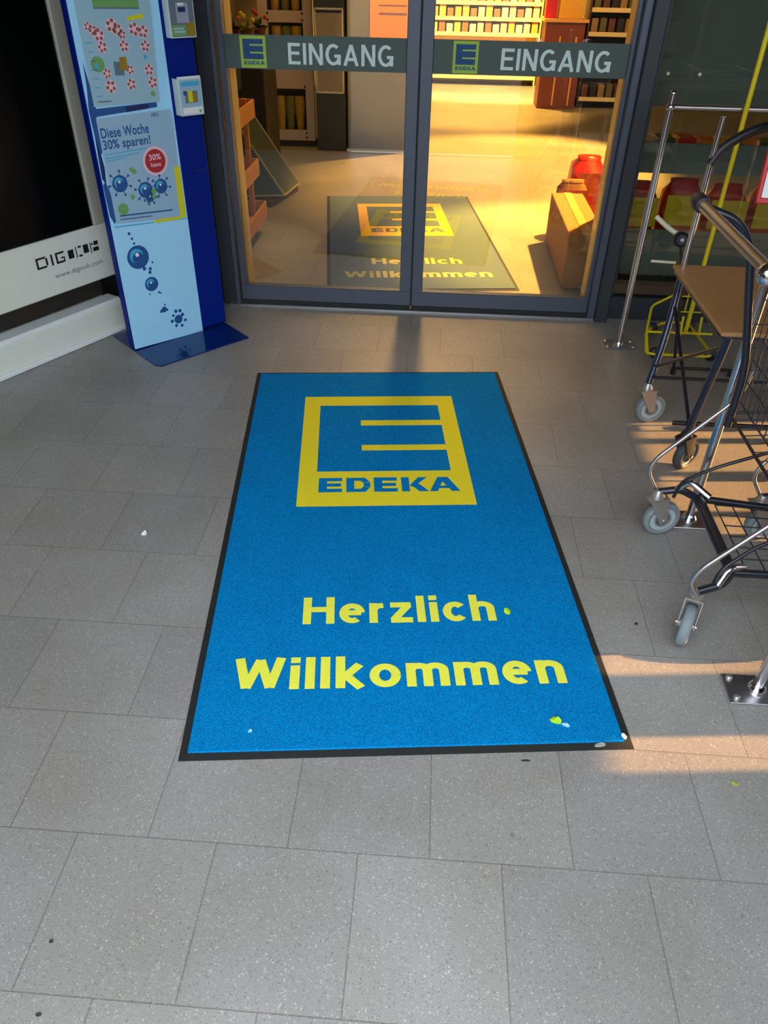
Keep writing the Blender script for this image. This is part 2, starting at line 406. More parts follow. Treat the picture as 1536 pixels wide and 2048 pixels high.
# facade wall left of the door, running behind the display
struct(MB().box((-3.15, DY + 0.15, 1.6), (4.1, 0.3, 3.2), M_WALL).build('wall_front'))
struct(MB().box((1.0, DY + 0.05, 2.75), (12, 0.2, 0.9), M_FRAMED).build('wall_lintel'))
struct(MB().box((0.0, 2.30, 2.48), (9.0, 3.4, 0.1), mat('grey canopy soffit', (96, 96, 94), 0.9)).build('ceiling'))
struct(MB().box((-2.7, 1.7, 1.6), (0.2, 4.5, 3.2), M_WALL).build('wall_left'))
# shop interior shell
struct(MB().box((1.0, 9.6, 3.25), (12, 11.0, 0.1), M_CEIL).build('ceiling'))
struct(MB().box((1.0, 15.0, 1.6), (12, 0.2, 3.2), M_WALLIN).build('wall_back'))
struct(MB().box((-4.0, 9.5, 1.6), (0.2, 11, 3.2), M_WALLIN).build('wall_left'))
struct(MB().box((6.0, 9.5, 1.6), (0.2, 11, 3.2), M_WALLIN).build('wall_right'))
# added slat screen, out of view on the right; gaps shaped to cast the sun stripes
sun_mask = MB()
gaps = [(1.32, 1.445, .57), (1.62, 1.715, .57), (1.96, 2.05, .40), (2.16, 2.32, .45), (2.35, 2.57, .48), (2.60, 2.80, .48), (2.84, 2.97, .48)]
y = -0.5; XS = 2.9
for a, b, h_ in gaps:
    sun_mask.box((XS, (y + a) / 2, 1.45), (0.04, a - y, 2.9), M_WALL)
    sun_mask.box((XS, (a + b) / 2, (h_ + 2.9) / 2), (0.04, b - a, 2.9 - h_), M_WALL); y = b
sun_mask.box((XS, (y + 3.9) / 2, 1.45), (0.04, 3.9 - y, 2.9), M_WALL)
struct(sun_mask.build('wall_right'))  # unseen blocker added for the stripes

M_LOW = mat('dark plinth wall', (44, 42, 38), 0.8, 0, .1, 6)
struct(MB().box((-2.0, 0.03, 0.68), (2.34, 0.14, 1.36), M_LOW, bev=.01).build('wall_rear'))
struct(MB().box((1.79, 0.03, 0.68), (2.14, 0.14, 1.36), M_LOW, bev=.01).build('wall_rear'))
struct(MB().box((-0.055, 0.09, 0.004), (1.55, 0.05, 0.008), M_CHROME2).build('trim_4'))
# ---- door frame posts
fr = MB()
fr.box((-1.065, DY + 0.02, 1.15), (0.085, 0.14, 2.3), M_FRAMED, bev=0.004)
fr.box((-1.025, DY - 0.045, 1.15), (0.02, 0.03, 2.3), M_FRAME, bev=0.003)
fr.box((0.90, DY + 0.0, 1.15), (0.062, 0.18, 2.3), M_FRAMED, bev=0.004)
fr.box((0.852, DY + 0.0, 1.15), (0.036, 0.12, 2.3), M_FRAME, bev=0.004)
fr.box((-0.08, DY + 0.03, 2.27), (2.0, 0.16, 0.1), M_FRAME, bev=0.004)
struct(fr.build('door_frame'))
struct(MB().box((-1.004, DY + 0.17, 1.15), (0.012, 0.12, 2.3), M_LEDGE).box((0.842, DY + 0.17, 1.15), (0.012, 0.12, 2.3), M_LEDGE).build('trim_1'))
struct(MB().box((-0.1, DY - 0.035, 0.004), (1.95, 0.05, 0.008), M_CHROME2).build('trim_2'))

def edeka(mb, x0, y0, wd, hg, z, X, my, mb_, flat=False):
    """framed E sign with the word below; frame colour my, field colour mb_. Local coordinates, width wd, height hg."""
    S = lambda a, b: (x0 + a * wd, y0 + b * hg)
    def rect(a0, b0, a1, b1, mt, dz=0.0):
        p = [S(a0, b0), S(a1, b0), S(a1, b1), S(a0, b1)]
        mb.add([(q[0], q[1], z + dz) for q in p], [(0, 1, 2, 3)], mt, False, X)
    # proportions as on the mat
    L0, R0, T0, B0 = 0.105, 0.893, 0.900, 0.272
    rect(0, 0, 1, B0, my); rect(0, T0, 1, 1, my); rect(0, B0, L0, T0, my); rect(R0, B0, 1, T0, my)
    rect(L0, B0, R0, T0, mb_)
    rect(0.372, 0.690, R0, 0.742, my, 0.0004); rect(0.372, 0.452, R0, 0.502, my, 0.0004)
    # word EDEKA in broad capitals
    u = 0.152; g = 0.158; h0, h1 = 0.105, 0.218
    cnt = [0]
    def q(pts, i):
        cnt[0] += 1
        mb.add([(x0 + (0.118 + i * g + px * (u - 0.018)) * wd, y0 + (h0 + py * (h1 - h0)) * hg, z + 0.0003 + 0.00006 * (cnt[0] % 7)) for px, py in pts], [list(range(len(pts)))], mb_, False, X)
    for i in (0, 2):
        for r_ in ((0, 0, .36, 1), (.36, .76, 1, 1), (.36, .39, .95, .61), (.36, 0, 1, .24)):
            q([(r_[0], r_[1]), (r_[2], r_[1]), (r_[2], r_[3]), (r_[0], r_[3])], i)
    q([(0, 0), (.34, 0), (.34, 1), (0, 1)], 1); q([(.34, .78), (.62, .78), (.74, .62), (1, .72), (.8, 1), (.34, 1)], 1)
    q([(.74, .62), (.74, .38), (1.02, .3), (1.02, .7)], 1); q([(.34, 0), (.8, 0), (1, .28), (.74, .38), (.62, .22), (.34, .22)], 1)
    q([(0, 0), (.34, 0), (.34, 1), (0, 1)], 3); q([(.34, .42), (.76, 1), (1.14, 1), (.5, .3)], 3); q([(.5, .62), (.4, .48), (.74, 0), (1.16, 0), (.68, .64)], 3)
    q([(0, 0), (.34, 0), (.62, .72), (.42, 1)], 4); q([(.42, 1), (.60, .66), (.94, 0), (1.3, 0), (.86, 1)], 4); q([(.3, .2), (.92, .2), (.86, .38), (.38, .38)], 4)

# ---- sliding door leaves
def door_leaf(label, xa, xb, dy, logo, wd_, stile_l, stile_r):
    root = thing('sliding_door_leaf', label, 'door', ((xa + xb) / 2, DY + dy, 0))
    W = (xb - xa) / 2
    mb = MB()
    if stile_l: mb.box((-W + stile_l / 2, 0, 1.13), (stile_l, 0.045, 2.2), M_FRAME, bev=0.003)
    if stile_r: mb.box((W - stile_r / 2, 0, 1.13), (stile_r, 0.045, 2.2), M_FRAME, bev=0.003)
    mb.build('stile', root)
    MB().box((0, 0, 0.055), (2 * W, 0.048, 0.09), M_FRAME, bev=0.004).box((0, -0.024, 0.013), (2 * W, 0.012, 0.022), M_RUBBER).build('bottom_rail', root)
    MB().box((0, 0, 2.18), (2 * W, 0.048, 0.08), M_FRAME, bev=0.004).build('top_rail', root)
    MB().box((0, 0, 1.12), (2 * W - 0.01, 0.008, 2.06), M_GLASS).build('glass_pane', root)
    band = MB(); gx0 = -W + max(stile_l, 0.001); gx1 = W - max(stile_r, 0.001)
    band.box(((gx0 + gx1) / 2, -0.007, 1.1705), (gx1 - gx0, 0.003, 0.133), M_BAND)
    bo = band.build('film_band', root); bo['label'] = 'grey green film band across the glass'
    XF = Matrix.Translation((-(xa + xb) / 2, -0.0095, 0)) @ Matrix(((1, 0, 0, 0), (0, 0, 1, 0), (0, 1, 0, 0), (0, 0, 0, 1)))
    XF = Matrix.Translation((-(xa + xb) / 2, -0.0095, 0)) @ Matrix.Rotation(R(90), 4, 'X')
    t = word(MB(), 'EINGANG', wd_[0], wd_[1], 1.126, 1.209, 0, M_LETTER, XF, .15, .13)
    t.build('lettering', bo)
    lg = MB(); edeka(lg, logo[0], 1.108, logo[1] - logo[0], 0.125, 0.0, XF, mat('logo green yellow', (156, 190, 60), 0.6), mat('logo blue', (0, 66, 120), 0.6))
    lg.build('logo', bo)
    if stile_r > .05: MB().box((W + .0025, 0, 1.12), (.0045, .03, 2.2), M_RUBBER).build('rubber_seal', root)
    return root
door_leaf('left glass door leaf with grey rails, next to the blue stand', -1.012, -0.103, 0.0, (-0.912, -0.795), (-0.695, -0.221), 0.030, 0.058)
door_leaf('right glass door leaf with grey rails, next to the trolley bay', -0.098, 0.834, 0.0, (0.045, 0.157), (0.259, 0.741), 0.056, 0.020)

# ---- fixed window to the right
WX0, WX1 = 0.935, 4.6
wf = MB()
wf.box(((WX0 + WX1) / 2, DY + 0.03, 0.06), (WX1 - WX0, 0.12, 0.12), M_FRAMED, bev=0.004)
wf.box(((WX0 + WX1) / 2, DY + 0.01, 0.16), (WX1 - WX0, 0.07, 0.05), mat('brown profile', (74, 56, 40), 0.5), bev=0.003)
wf.box((WX0 + 0.012, DY + 0.02, 1.2), (0.022, 0.08, 2.3), M_FRAMED)
wo_ = struct(wf.build('window_1'))
MB().box(((WX0 + WX1) / 2, DY + 0.04, 1.25), (WX1 - WX0, 0.008, 2.16), M_GLASSW).build('glass_pane', wo_)
for px in (1.010, 1.150):
    MB().lathe([(0.0075, 0), (0.0075, 0.004), (0.004, 0.007)], M_WHITE, Matrix.Translation((px, DY + 0.036, 1.125)) @ Matrix.Rotation(R(90), 4, 'X'), 12).build('round_fixing', wo_)

# ================================================================== ENTRANCE MAT
M_LOGOY = M_YCARP2; M_LOGOB = M_CARPET
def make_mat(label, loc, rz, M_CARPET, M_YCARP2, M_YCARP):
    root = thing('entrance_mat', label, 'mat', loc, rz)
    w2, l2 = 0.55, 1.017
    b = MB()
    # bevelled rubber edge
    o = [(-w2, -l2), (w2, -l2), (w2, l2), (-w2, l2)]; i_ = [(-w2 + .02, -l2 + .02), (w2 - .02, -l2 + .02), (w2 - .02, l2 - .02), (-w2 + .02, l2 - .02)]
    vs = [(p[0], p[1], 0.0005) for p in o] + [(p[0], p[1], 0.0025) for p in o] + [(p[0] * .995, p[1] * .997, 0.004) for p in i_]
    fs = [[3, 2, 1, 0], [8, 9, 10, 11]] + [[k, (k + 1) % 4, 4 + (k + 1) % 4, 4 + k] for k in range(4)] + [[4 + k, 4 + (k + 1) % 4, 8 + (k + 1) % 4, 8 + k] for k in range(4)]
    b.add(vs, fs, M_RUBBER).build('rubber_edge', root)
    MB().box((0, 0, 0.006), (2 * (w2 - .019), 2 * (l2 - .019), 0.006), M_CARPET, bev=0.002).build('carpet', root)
    lg = MB(); edeka(lg, -0.322, -0.018, 0.628, 0.791, 0.0094, None, M_YCARP2, M_CARPET)
    lo = lg.build('logo', root); lo['label'] = 'yellow framed square logo printed on the carpet'
    to = word(MB(), 'Herzlich', -0.275, 0.284, -0.581, -0.472, 0.0096, M_YCARP, None, .19, .11).build('lettering', root); to['label'] = 'bold yellow upper word of the greeting'
    to = word(MB(), 'Willkommen', -0.448, 0.434, -0.815, -0.706, 0.0096, M_YCARP, None, .19, .11).build('lettering', root); to['label'] = 'bold yellow lower word of the greeting'
    return root
make_mat('large blue entrance mat with yellow logo and greeting lying on the tiles before the doors', (-0.1025, 2.1005, 0), R(6.37), M_CARPET, M_YCARP2, M_YCARP)
make_mat('second entrance mat, greyish blue with yellow logo, lying inside behind the glass doors', (-0.165, 5.165, 0), R(7.4), mat('greyish mat carpet', (88, 112, 130), 0.95, 0, .15, 200, .4), mat('muted golden print', (226, 186, 40), 0.9, 0, .12, 200), mat('muted yellow print', (196, 196, 110), 0.9, 0, .12, 200))  # inner mat in greyer, more muted colours than the outer one

# ---- small litter
def litter(name, label, cat, loc, pts, h, mt, rz=0.0):
    mb = MB(); n = len(pts)
    zt = [h * (0.6 + 0.4 * ((i * 7) % 3)) for i in range(n)]
    vs = [(p[0], p[1], 0) for p in pts] + [(p[0] * .9, p[1] * .9, zt[i]) for i, p in enumerate(pts)]
    mb.add(vs, [list(range(n))[::-1], list(range(n, 2 * n))] + [[i, (i + 1) % n, n + (i + 1) % n, n + i] for i in range(n)], mt, False, Matrix.Rotation(rz, 4, 'Z'))
    o = mb.build(name, None, loc); return tag(o, label, cat)
def onmat(x, y, z=0.0095):
    c, s_ = math.cos(R(6.37)), math.sin(R(6.37)); return (-0.1025 + x * c - y * s_, 2.1005 + x * s_ + y * c, z)
M_LEAF = mat('yellow green leaf', (176, 222, 20), 0.6, 0, 0.2, 60); M_LEAF2 = mat('dry leaf', (150, 150, 70), 0.7, 0, 0.2, 60)
blob = [(-.014, -.004), (-.008, -.009), (.004, -.008), (.012, -.003), (.013, .004), (.003, .009), (-.01, .006)]
litter('leaf_fragment', 'small yellow green leaf piece like a dot after the upper word on the mat', 'leaf', onmat(0.319, -0.546), [(p[0] * .75, p[1] * 1.25) for p in blob], 0.006, M_LEAF, R(60))
litter('leaf_fragment', 'bright green curled leaf piece near the lower right corner of the mat', 'leaf', onmat(0.374, -0.935), [(p[0] * 1.1, p[1] * .9) for p in blob], 0.008, M_LEAF, R(-25))
litter('paper_scrap', 'tiny pale scrap beside the green leaf piece on the mat', 'scrap', onmat(0.396, -0.948), [(p[0] * .8, p[1] * .5) for p in blob], 0.004, mat('pale blue scrap', (150, 210, 226), 0.6), R(-30))
litter('paper_scrap', 'tiny pale fleck below the lower word at the left of the mat', 'scrap', onmat(-0.387, -0.942), [(p[0] * .4, p[1] * .5) for p in blob], 0.003, mat('pale blue scrap', (150, 210, 226), 0.6))
litter('paper_scrap', 'small white scrap on the worn lower right corner of the mat', 'scrap', onmat(0.533, -0.985, 0.0075), [(p[0] * .45, p[1] * .9) for p in blob], 0.005, M_WHITE, R(50))
litter('paper_scrap', 'grey torn shred on the lower rubber edge of the mat', 'scrap', onmat(0.468, -1.006, 0.005), [(p[0] * 1.1, p[1] * .6) for p in blob], 0.004, mat('grey shred', (150, 156, 150), 0.7), R(8))
litter('pebble', 'small white pebble lying alone on the tiles left of the mat', 'pebble', (-0.895, 1.866, 0), [(p[0] * .65, p[1] * .9) for p in blob], 0.008, M_WHITE)
litter('leaf_fragment', 'dull olive leaf piece on the tiles right of the mat corner', 'leaf', (0.775, 1.075, 0), [(p[0] * .5, p[1] * 1.0) for p in blob], 0.003, M_LEAF2, R(70))
litter('grit', 'black bit of grit on a tile joint at the lower left', 'pebble', (-0.665, 0.615, 0), [(p[0] * .3, p[1] * .4) for p in blob], 0.003, M_BLACK)
litter('grit', 'dark crumb on the tile at the bottom left edge of the picture', 'pebble', (-0.635, 0.492, 0), [(p[0] * .4, p[1] * .4) for p in blob], 0.002, M_DARK)
litter('grit', 'dark crumb on a tile joint between mat and shopping trolleys', 'pebble', (0.648, 1.585, 0), [(p[0] * .4, p[1] * .5) for p in blob], 0.002, M_DARK)
litter('grit', 'dark flat spot on the tiles just below the mat', 'pebble', (0.29, 1.098, 0), [(p[0] * .9, p[1] * .3) for p in blob], 0.001, M_DARK)
litter('grit', 'faint round spot on the tiles below the middle of the mat', 'pebble', (0.245, 0.905, 0), [(p[0] * .4, p[1] * .7) for p in blob], 0.0006, mat('grey spot', (120, 116, 112), 0.8))

# ================================================================== BLUE KIOSK
ka = math.atan2(0.267, 0.26)
K = thing('information_stand', 'tall navy blue stand with light blue poster left of the doors', 'stand', (-1.385, 3.214, 0), ka)
MB().box((0.255, 0.027, 1.05), (0.51, 0.05, 2.07), M_NAVY, bev=0.004).build('board', K)
bp = MB(); bp.poly([(0.0, 0.23), (0.0, -0.195), (0.02, -0.222), (0.50, -0.215), (0.515, 0.23)], M_NAVYP, 0.0005, 0.006); bp.build('base_plate', K)
XK = Matrix.Translation((0, 0.0005, 0)) @ Matrix.Rotation(R(90), 4, 'X')   # local x = along, y = up, z = out of the face
def kp(mb, pts, mt, z): mb.add([(p[0], p[1], z) for p in pts], [list(range(len(pts)))], mt, False, XK)
po = MB()
kp(po, [(0.003, 0.012), (0.370, 0.004), (0.372, 2.0), (0.003, 2.0)], M_SKYB, 0.001)
# printed swirl down the left side
kp(po, [(0.006, 1.02), (0.016, 1.10), (0.020, 1.19), (0.030, 1.11), (0.038, 1.03), (0.030, 0.98), (0.030, 0.87), (0.022, 0.86), (0.010, 0.93)], M_INKB, 0.0014)
kp(po, [(0.010, 0.93), (0.022, 0.86), (0.026, 0.81), (0.020, 0.745), (0.006, 0.77)], M_INKD, 0.0015)
kp(po, [(0.004, 0.745), (0.018, 0.76), (0.036, 0.68), (0.034, 0.60), (0.022, 0.585), (0.008, 0.62)], M_INKB, 0.0015)
kp(po, [(0.022, 0.74), (0.036, 0.68), (0.034, 0.62), (0.044, 0.66), (0.042, 0.71)], M_INKC, 0.0016)
def ball(mb, x, y, r, z=0.0016, a=M_INKB, hi=M_INKC):
    mb.disc((x, y, z), r, a, 24, X=XK); mb.disc((x - r * .12, y + r * .12, z + .0003), r * .62, hi if r > 0.02 else a, 20, X=XK)
    mb.disc((x, y - r * .08, z + .0006), r * .52, a, 18, X=XK); mb.disc((x - r * .05, y + r * .22, z + .0009), r * .17, M_WHITE, 12, X=XK)
ball(po, 0.100, 0.428, 0.052); ball(po, 0.142, 0.296, 0.033)
def dots(mb, L, mt, z=0.0016):
    for x, y, r in L: mb.disc((x, y, z), r, mt, 10, X=XK)
dots(po, [(0.078, 0.535, .007), (0.087, 0.512, .006), (0.093, 0.49, .006), (0.120, 0.372, .009), (0.148, 0.366, .008), (0.144, 0.35, .008), (0.164, 0.392, .005), (0.125, 0.252, .004), (0.172, 0.250, .006), (0.180, 0.244, .004)], M_INKB)
dots(po, [(0.183, 0.163, .014), (0.168, 0.158, .008), (0.19, 0.185, .005), (0.198, 0.158, .006), (0.248, 0.098, .022), (0.272, 0.115, .009), (0.262, 0.137, .009), (0.240, 0.14, .009), (0.224, 0.122, .007), (0.214, 0.096, .009), (0.232, 0.07, .008), (0.262, 0.063, .008), (0.283, 0.085, .008)], M_INKB)
kp(po, [(0.02, 0.57), (0.37, 0.548), (0.37, 0.552), (0.02, 0.576)], M_INKC, 0.0014)
po_o = po.build('poster', K); po_o['label'] = 'light blue poster with dark blue bubbles'
# upper price sheet
s1 = MB()
kp(s1, [(0.030, 1.033), (0.315, 1.028), (0.335, 1.36), (0.332, 1.62), (0.03, 1.62)], M_SHEET2, 0.003)
kp(s1, [(0.10, 1.358), (0.285, 1.353), (0.285, 1.40), (0.10, 1.40)], M_INKG, 0.0034)
kp(s1, [(0.10, 1.354), (0.285, 1.349), (0.285, 1.354), (0.10, 1.359)], M_INKGR, 0.0036)
def cluster(mb, x, y, sc=1.0, z=0.0036):
    mb.disc((x, y, z), 0.021 * sc, M_INKP, 14, X=XK)
    for k in range(5):
        a = k * 1.26 + x * 40; mb.disc((x + .013 * sc * math.cos(a), y + .014 * sc * math.sin(a), z + .0003), .0062 * sc, M_INKR, 8, X=XK)
    mb.disc((x, y, z + .0005), .005 * sc, M_INKP, 8, X=XK)
for x, y, sc in ((.065, 1.300, .7), (.082, 1.288, .8), (.102, 1.272, 1.05), (.160, 1.300, 1.15), (.182, 1.284, 1), (.196, 1.270, .8), (.250, 1.285, 1.1), (.286, 1.275, 1.05), (.108, 1.232, .95), (.197, 1.231, .95), (.287, 1.227, .95),
                 (.108, 1.143, .85), (.114, 1.098, 1.1), (.206, 1.150, .8), (.202, 1.100, .95), (.288, 1.145, .95), (.296, 1.100, 1.0)):
    cluster(s1, x, y, sc)
kp(s1, [(0.228, 1.312), (0.295, 1.319), (0.296, 1.335), (0.229, 1.326)], M_INKY, 0.0042)
dots(s1, [(.077, 1.176, .028), (.29, 1.060, .010)], M_INKG, 0.0040); dots(s1, [(.070, 1.170, .009), (.28, 1.19, .008)], M_INKC, 0.0044)
kp(s1, [(0.140, 1.135), (0.180, 1.132), (0.182, 1.178), (0.142, 1.182)], M_INKGR, 0.0042); kp(s1, [(0.166, 1.150), (0.196, 1.150), (0.198, 1.195), (0.168, 1.195)], mat('ochre ink', (150, 120, 20), 0.5), 0.0046)
for k in range(7): kp(s1, [(0.045 + .004 * k % .01, 1.25 - .03 * k), (0.072, 1.25 - .03 * k), (0.072, 1.246 - .03 * k), (0.045, 1.246 - .03 * k)], M_INKC, 0.0040)
kp(s1, [(0.052, 1.052), (0.105, 1.050), (0.105, 1.045), (0.052, 1.047)], M_INKGR, 0.004)
s1.build('price_sheet', K)
kpb = MB(); kp(kpb, [(0.028, 0.998), (0.300, 1.010), (0.300, 1.028), (0.028, 1.026)], M_INKB, 0.0028); kp(kpb, [(0.16, 1.003), (0.262, 1.008), (0.262, 1.026), (0.16, 1.022)], M_INKD, 0.0032); kpb.build('blue_bar', K)
# lower offer sheet
s2 = MB()
kp(s2, [(0.030, 0.585), (0.358, 0.560), (0.362, 0.998), (0.028, 0.992)], M_SHEET, 0.003)
s2.text('NEU', 0.268, 0.300, 0.976, 0.990, 0.0036, M_INKB, XK, 0.02)
s2.text('Diese Woche', 0.036, 0.246, 0.918, 0.956, 0.0036, M_INKB, XK, 0.02)
s2.text('30% sparen!', 0.036, 0.246, 0.866, 0.912, 0.0036, M_INKB, XK, 0.02)
for y0, x1 in ((0.856, .225), (0.842, .185), (0.832, .130)): kp(s2, [(0.036, y0), (x1, y0 + .004), (x1, y0 + .008), (0.036, y0 + .004)], M_INKC, 0.0036)
s2.disc((0.254, 0.808, 0.0036), 0.058, M_INKP, 28, X=XK); s2.disc((0.254, 0.808, 0.004), 0.047, mat('seal red', (168, 34, 40), 0.5), 28, X=XK)
s2.text('30%', 0.226, 0.282, 0.812, 0.836, 0.0044, M_INKP, XK, 0.02); s2.text('Rabatt', 0.230, 0.278, 0.786, 0.802, 0.0044, M_INKP, XK, 0.02)
for x, y, r in ((.078, .742, .034), (.188, .700, .033), (.262, .705, .030), (.204, .668, .020)):
    ball(s2, x, y, r, 0.0038)
    for k in range(7):
        a = k * .9 + x * 30; s2.disc((x + r * 1.45 * math.cos(a), y + r * 1.45 * math.sin(a), 0.0037), .0055, M_INKB, 8, X=XK)
        p1 = (x + r * .9 * math.cos(a), y + r * .9 * math.sin(a)); p2 = (x + r * 1.4 * math.cos(a), y + r * 1.4 * math.sin(a)); nn = (-math.sin(a) * .0015, math.cos(a) * .0015)
        kp(s2, [(p1[0] + nn[0], p1[1] + nn[1]), (p1[0] - nn[0], p1[1] - nn[1]), (p2[0] - nn[0], p2[1] - nn[1]), (p2[0] + nn[0], p2[1] + nn[1])], M_INKB, 0.0036)
s2.disc((0.072, 0.640, 0.0038), 0.024, M_INKG, 22, X=XK); dots(s2, [(.124, .682, .010), (.150, .780, .011), (.138, .790, .009), (.225, .690, .012), (.222, .668, .011)], M_INKG, 0.0042)
kp(s2, [(0.05, 0.612), (0.30, 0.596), (0.30, 0.602), (0.05, 0.618)], M_INKB, 0.0036); kp(s2, [(0.05, 0.598), (0.20, 0.588), (0.20, 0.592), (0.05, 0.602)], M_INKB, 0.0036)
kp(s2, [(0.336, 0.775), (0.364, 0.772), (0.362, 0.556), (0.334, 0.558)], M_INKY, 0.0046); kp(s2, [(0.200, 0.560), (0.334, 0.553), (0.334, 0.566), (0.210, 0.572)], M_INKY, 0.0046)
s2.build('offer_sheet', K)
# leaflet holders on the navy strip
def leaflet_box(z0, z1, x0, x1, deep, cols):
    h = MB(); X0, X1 = x0, x1; ac = mat('clear acrylic', (196, 214, 214), 0.2)
    h.box(((X0 + X1) / 2, -deep, (z0 + z1) / 2), (X1 - X0, 0.003, z1 - z0), ac)
    h.box((X0, -deep / 2, (z0 + z1) / 2), (0.003, deep, z1 - z0), ac); h.box((X1, -deep / 2, (z0 + z1) / 2), (0.003, deep, z1 - z0), ac)
    h.box(((X0 + X1) / 2, -deep / 2, z0), (X1 - X0, deep, 0.003), ac)
    h.box(((X0 + X1) / 2, -deep * .95, z1 + .004), (X1 - X0, 0.006, 0.008), M_WHITE)
    ho = h.build('leaflet_holder', K)
    c = MB(); W = X1 - X0; H = z1 - z0; y_ = -deep - .003
    XL = Matrix.Translation((X0, y_, z0)) @ Matrix.Rotation(R(90), 4, 'X')
    for (a0, b0, a1, b1, mt, dz) in cols: c.add([(a0 * W, b0 * H, dz), (a1 * W, b0 * H, dz), (a1 * W, b1 * H, dz), (a0 * W, b1 * H, dz)], [(0, 1, 2, 3)], mt, False, XL)
    c.box(((X0 + X1) / 2, -deep * .5, (z0 + z1) / 2 - .004), (W - .01, deep * .75, H - .012), M_WHITE)
    c.build('leaflet_stack', ho)
leaflet_box(0.973, 1.108, 0.386, 0.492, 0.045, [(.04, .03, .96, .97, M_SHEET, 0), (.06, .04, .94, .22, M_WHITE, .0004), (.22, .34, .78, .66, M_INKGR, .0006), (.36, .36, .56, .68, M_INKY, .0009), (.58, .36, .74, .6, mat('ochre ink', (150, 120, 20), 0.5), .0009), (.1, .8, .9, .92, M_INKC, .0005), (.16, .56, .3, .68, M_INKB, .0007), (.78, .06, .88, .14, M_INKG, .0008)])
leaflet_box(1.252, 1.39, 0.388, 0.500, 0.040, [(.03, .02, .97, .98, M_INKGR, 0), (.04, .04, .62, .30, M_INKG, .0004), (.10, .12, .56, .17, M_SHEET2, .0007), (.10, .2, .5, .24, M_SHEET2, .0007), (.64, .04, .96, .36, mat('ochre ink', (150, 120, 20), 0.5), .0004), (.28, .36, .76, .84, mat('silver print', (150, 156, 172), 0.5), .0004), (.36, .62, .66, .74, M_INKD, .0008), (.36, .78, .6, .84, M_WHITE, .0008)])
MB().box((0.462, -0.001, 0.745), (0.05, 0.004, 0.006), M_INKD).build('slot', K)

# ================================================================== BLACK SCREEN DISPLAY
da = math.atan2(0.871, 0.491)
D = thing('advertising_display', 'large pale framed display with black screen left of the blue stand', 'display', (-1.87, 2.86, 0), da)
E0, E1 = -0.75, 0.728
MB().box(((E0 + E1) / 2, 0.09, 0.070), (E1 - E0, 0.18, 0.135), M_CASE, bev=0.006).box(((E0 + E1) / 2, -0.006, 0.012), (E1 - E0, 0.016, 0.022), M_WHITE, bev=0.004).box(((E0 + E1) / 2, 0.06, 0.142), (E1 - E0, 0.10, 0.028), M_WHITE, bev=0.01).build('plinth', D)
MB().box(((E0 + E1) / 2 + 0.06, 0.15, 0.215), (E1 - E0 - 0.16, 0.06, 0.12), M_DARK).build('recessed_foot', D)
f = MB(); fz0, fz1 = 0.272, 2.35; sz0, sx1 = 0.515, 0.655
f.box(((E0 + E1) / 2, 0.055, (fz0 + sz0) / 2), (E1 - E0, 0.11, sz0 - fz0), M_CASE, bev=0.006)
f.box(((sx1 + E1) / 2, 0.055, (sz0 + fz1) / 2), (E1 - sx1, 0.11, fz1 - sz0), M_CASE2, bev=0.004)
f.box((E0 + .035, 0.055, (sz0 + fz1) / 2), (0.07, 0.11, fz1 - sz0), M_CASE2, bev=0.004)
f.box(((E0 + E1) / 2, 0.055, fz1), (E1 - E0, 0.11, 0.08), M_CASE, bev=0.004)
f.build('frame', D)
MB().box(((E0 + sx1) / 2, 0.03, (sz0 + fz1) / 2), (sx1 - E0, 0.03, fz1 - sz0), M_SCREEN).build('screen', D)
XD = Matrix.Translation((0, -0.0008, 0)) @ Matrix.Rotation(R(90), 4, 'X')
lt = MB()
def dr(x0, y0, x1, y1, mt=M_BLACK): lt.add([(x0, y0, 0), (x1, y0, 0), (x1, y1, 0), (x0, y1, 0)], [(0, 1, 2, 3)], mt, False, XD)
b_, t_ = 0.404, 0.452; w_ = 0.0085
# D
dr(.316, b_, .326, t_); dr(.325, b_, .366, b_ + w_); dr(.325, t_ - w_, .366, t_); dr(.364, b_ + w_, .374, t_ - w_)
dr(.391, b_, .401, t_)                                                                     # I
dr(.416, b_, .426, t_); dr(.425, b_, .462, b_ + w_); dr(.425, t_ - w_, .462, t_); dr(.455, b_ + w_, .462, b_ + .024); dr(.442, b_ + .018, .462, b_ + .024)   # G
dr(.482, b_ + .004, .512, t_ - .006); dr(.524, b_, .529, t_); dr(.538, b_, .556, b_ + w_); dr(.538, t_ - w_, .556, t_)
dr(.566, b_ + .008, .594, t_ - .002); dr(.604, b_, .609, t_); dr(.618, b_ + .004, .650, b_ + .022); dr(.626, b_ + .030, .650, t_); dr(.612, b_ + .034, .622, t_ - .006)
lt.build('lettering', D)
lt = MB(); lt.text('www.digooh.com', 0.392, 0.655, 0.338, 0.366, 0, M_INKGR, XD, 0.0)
lt.build('lettering', D)

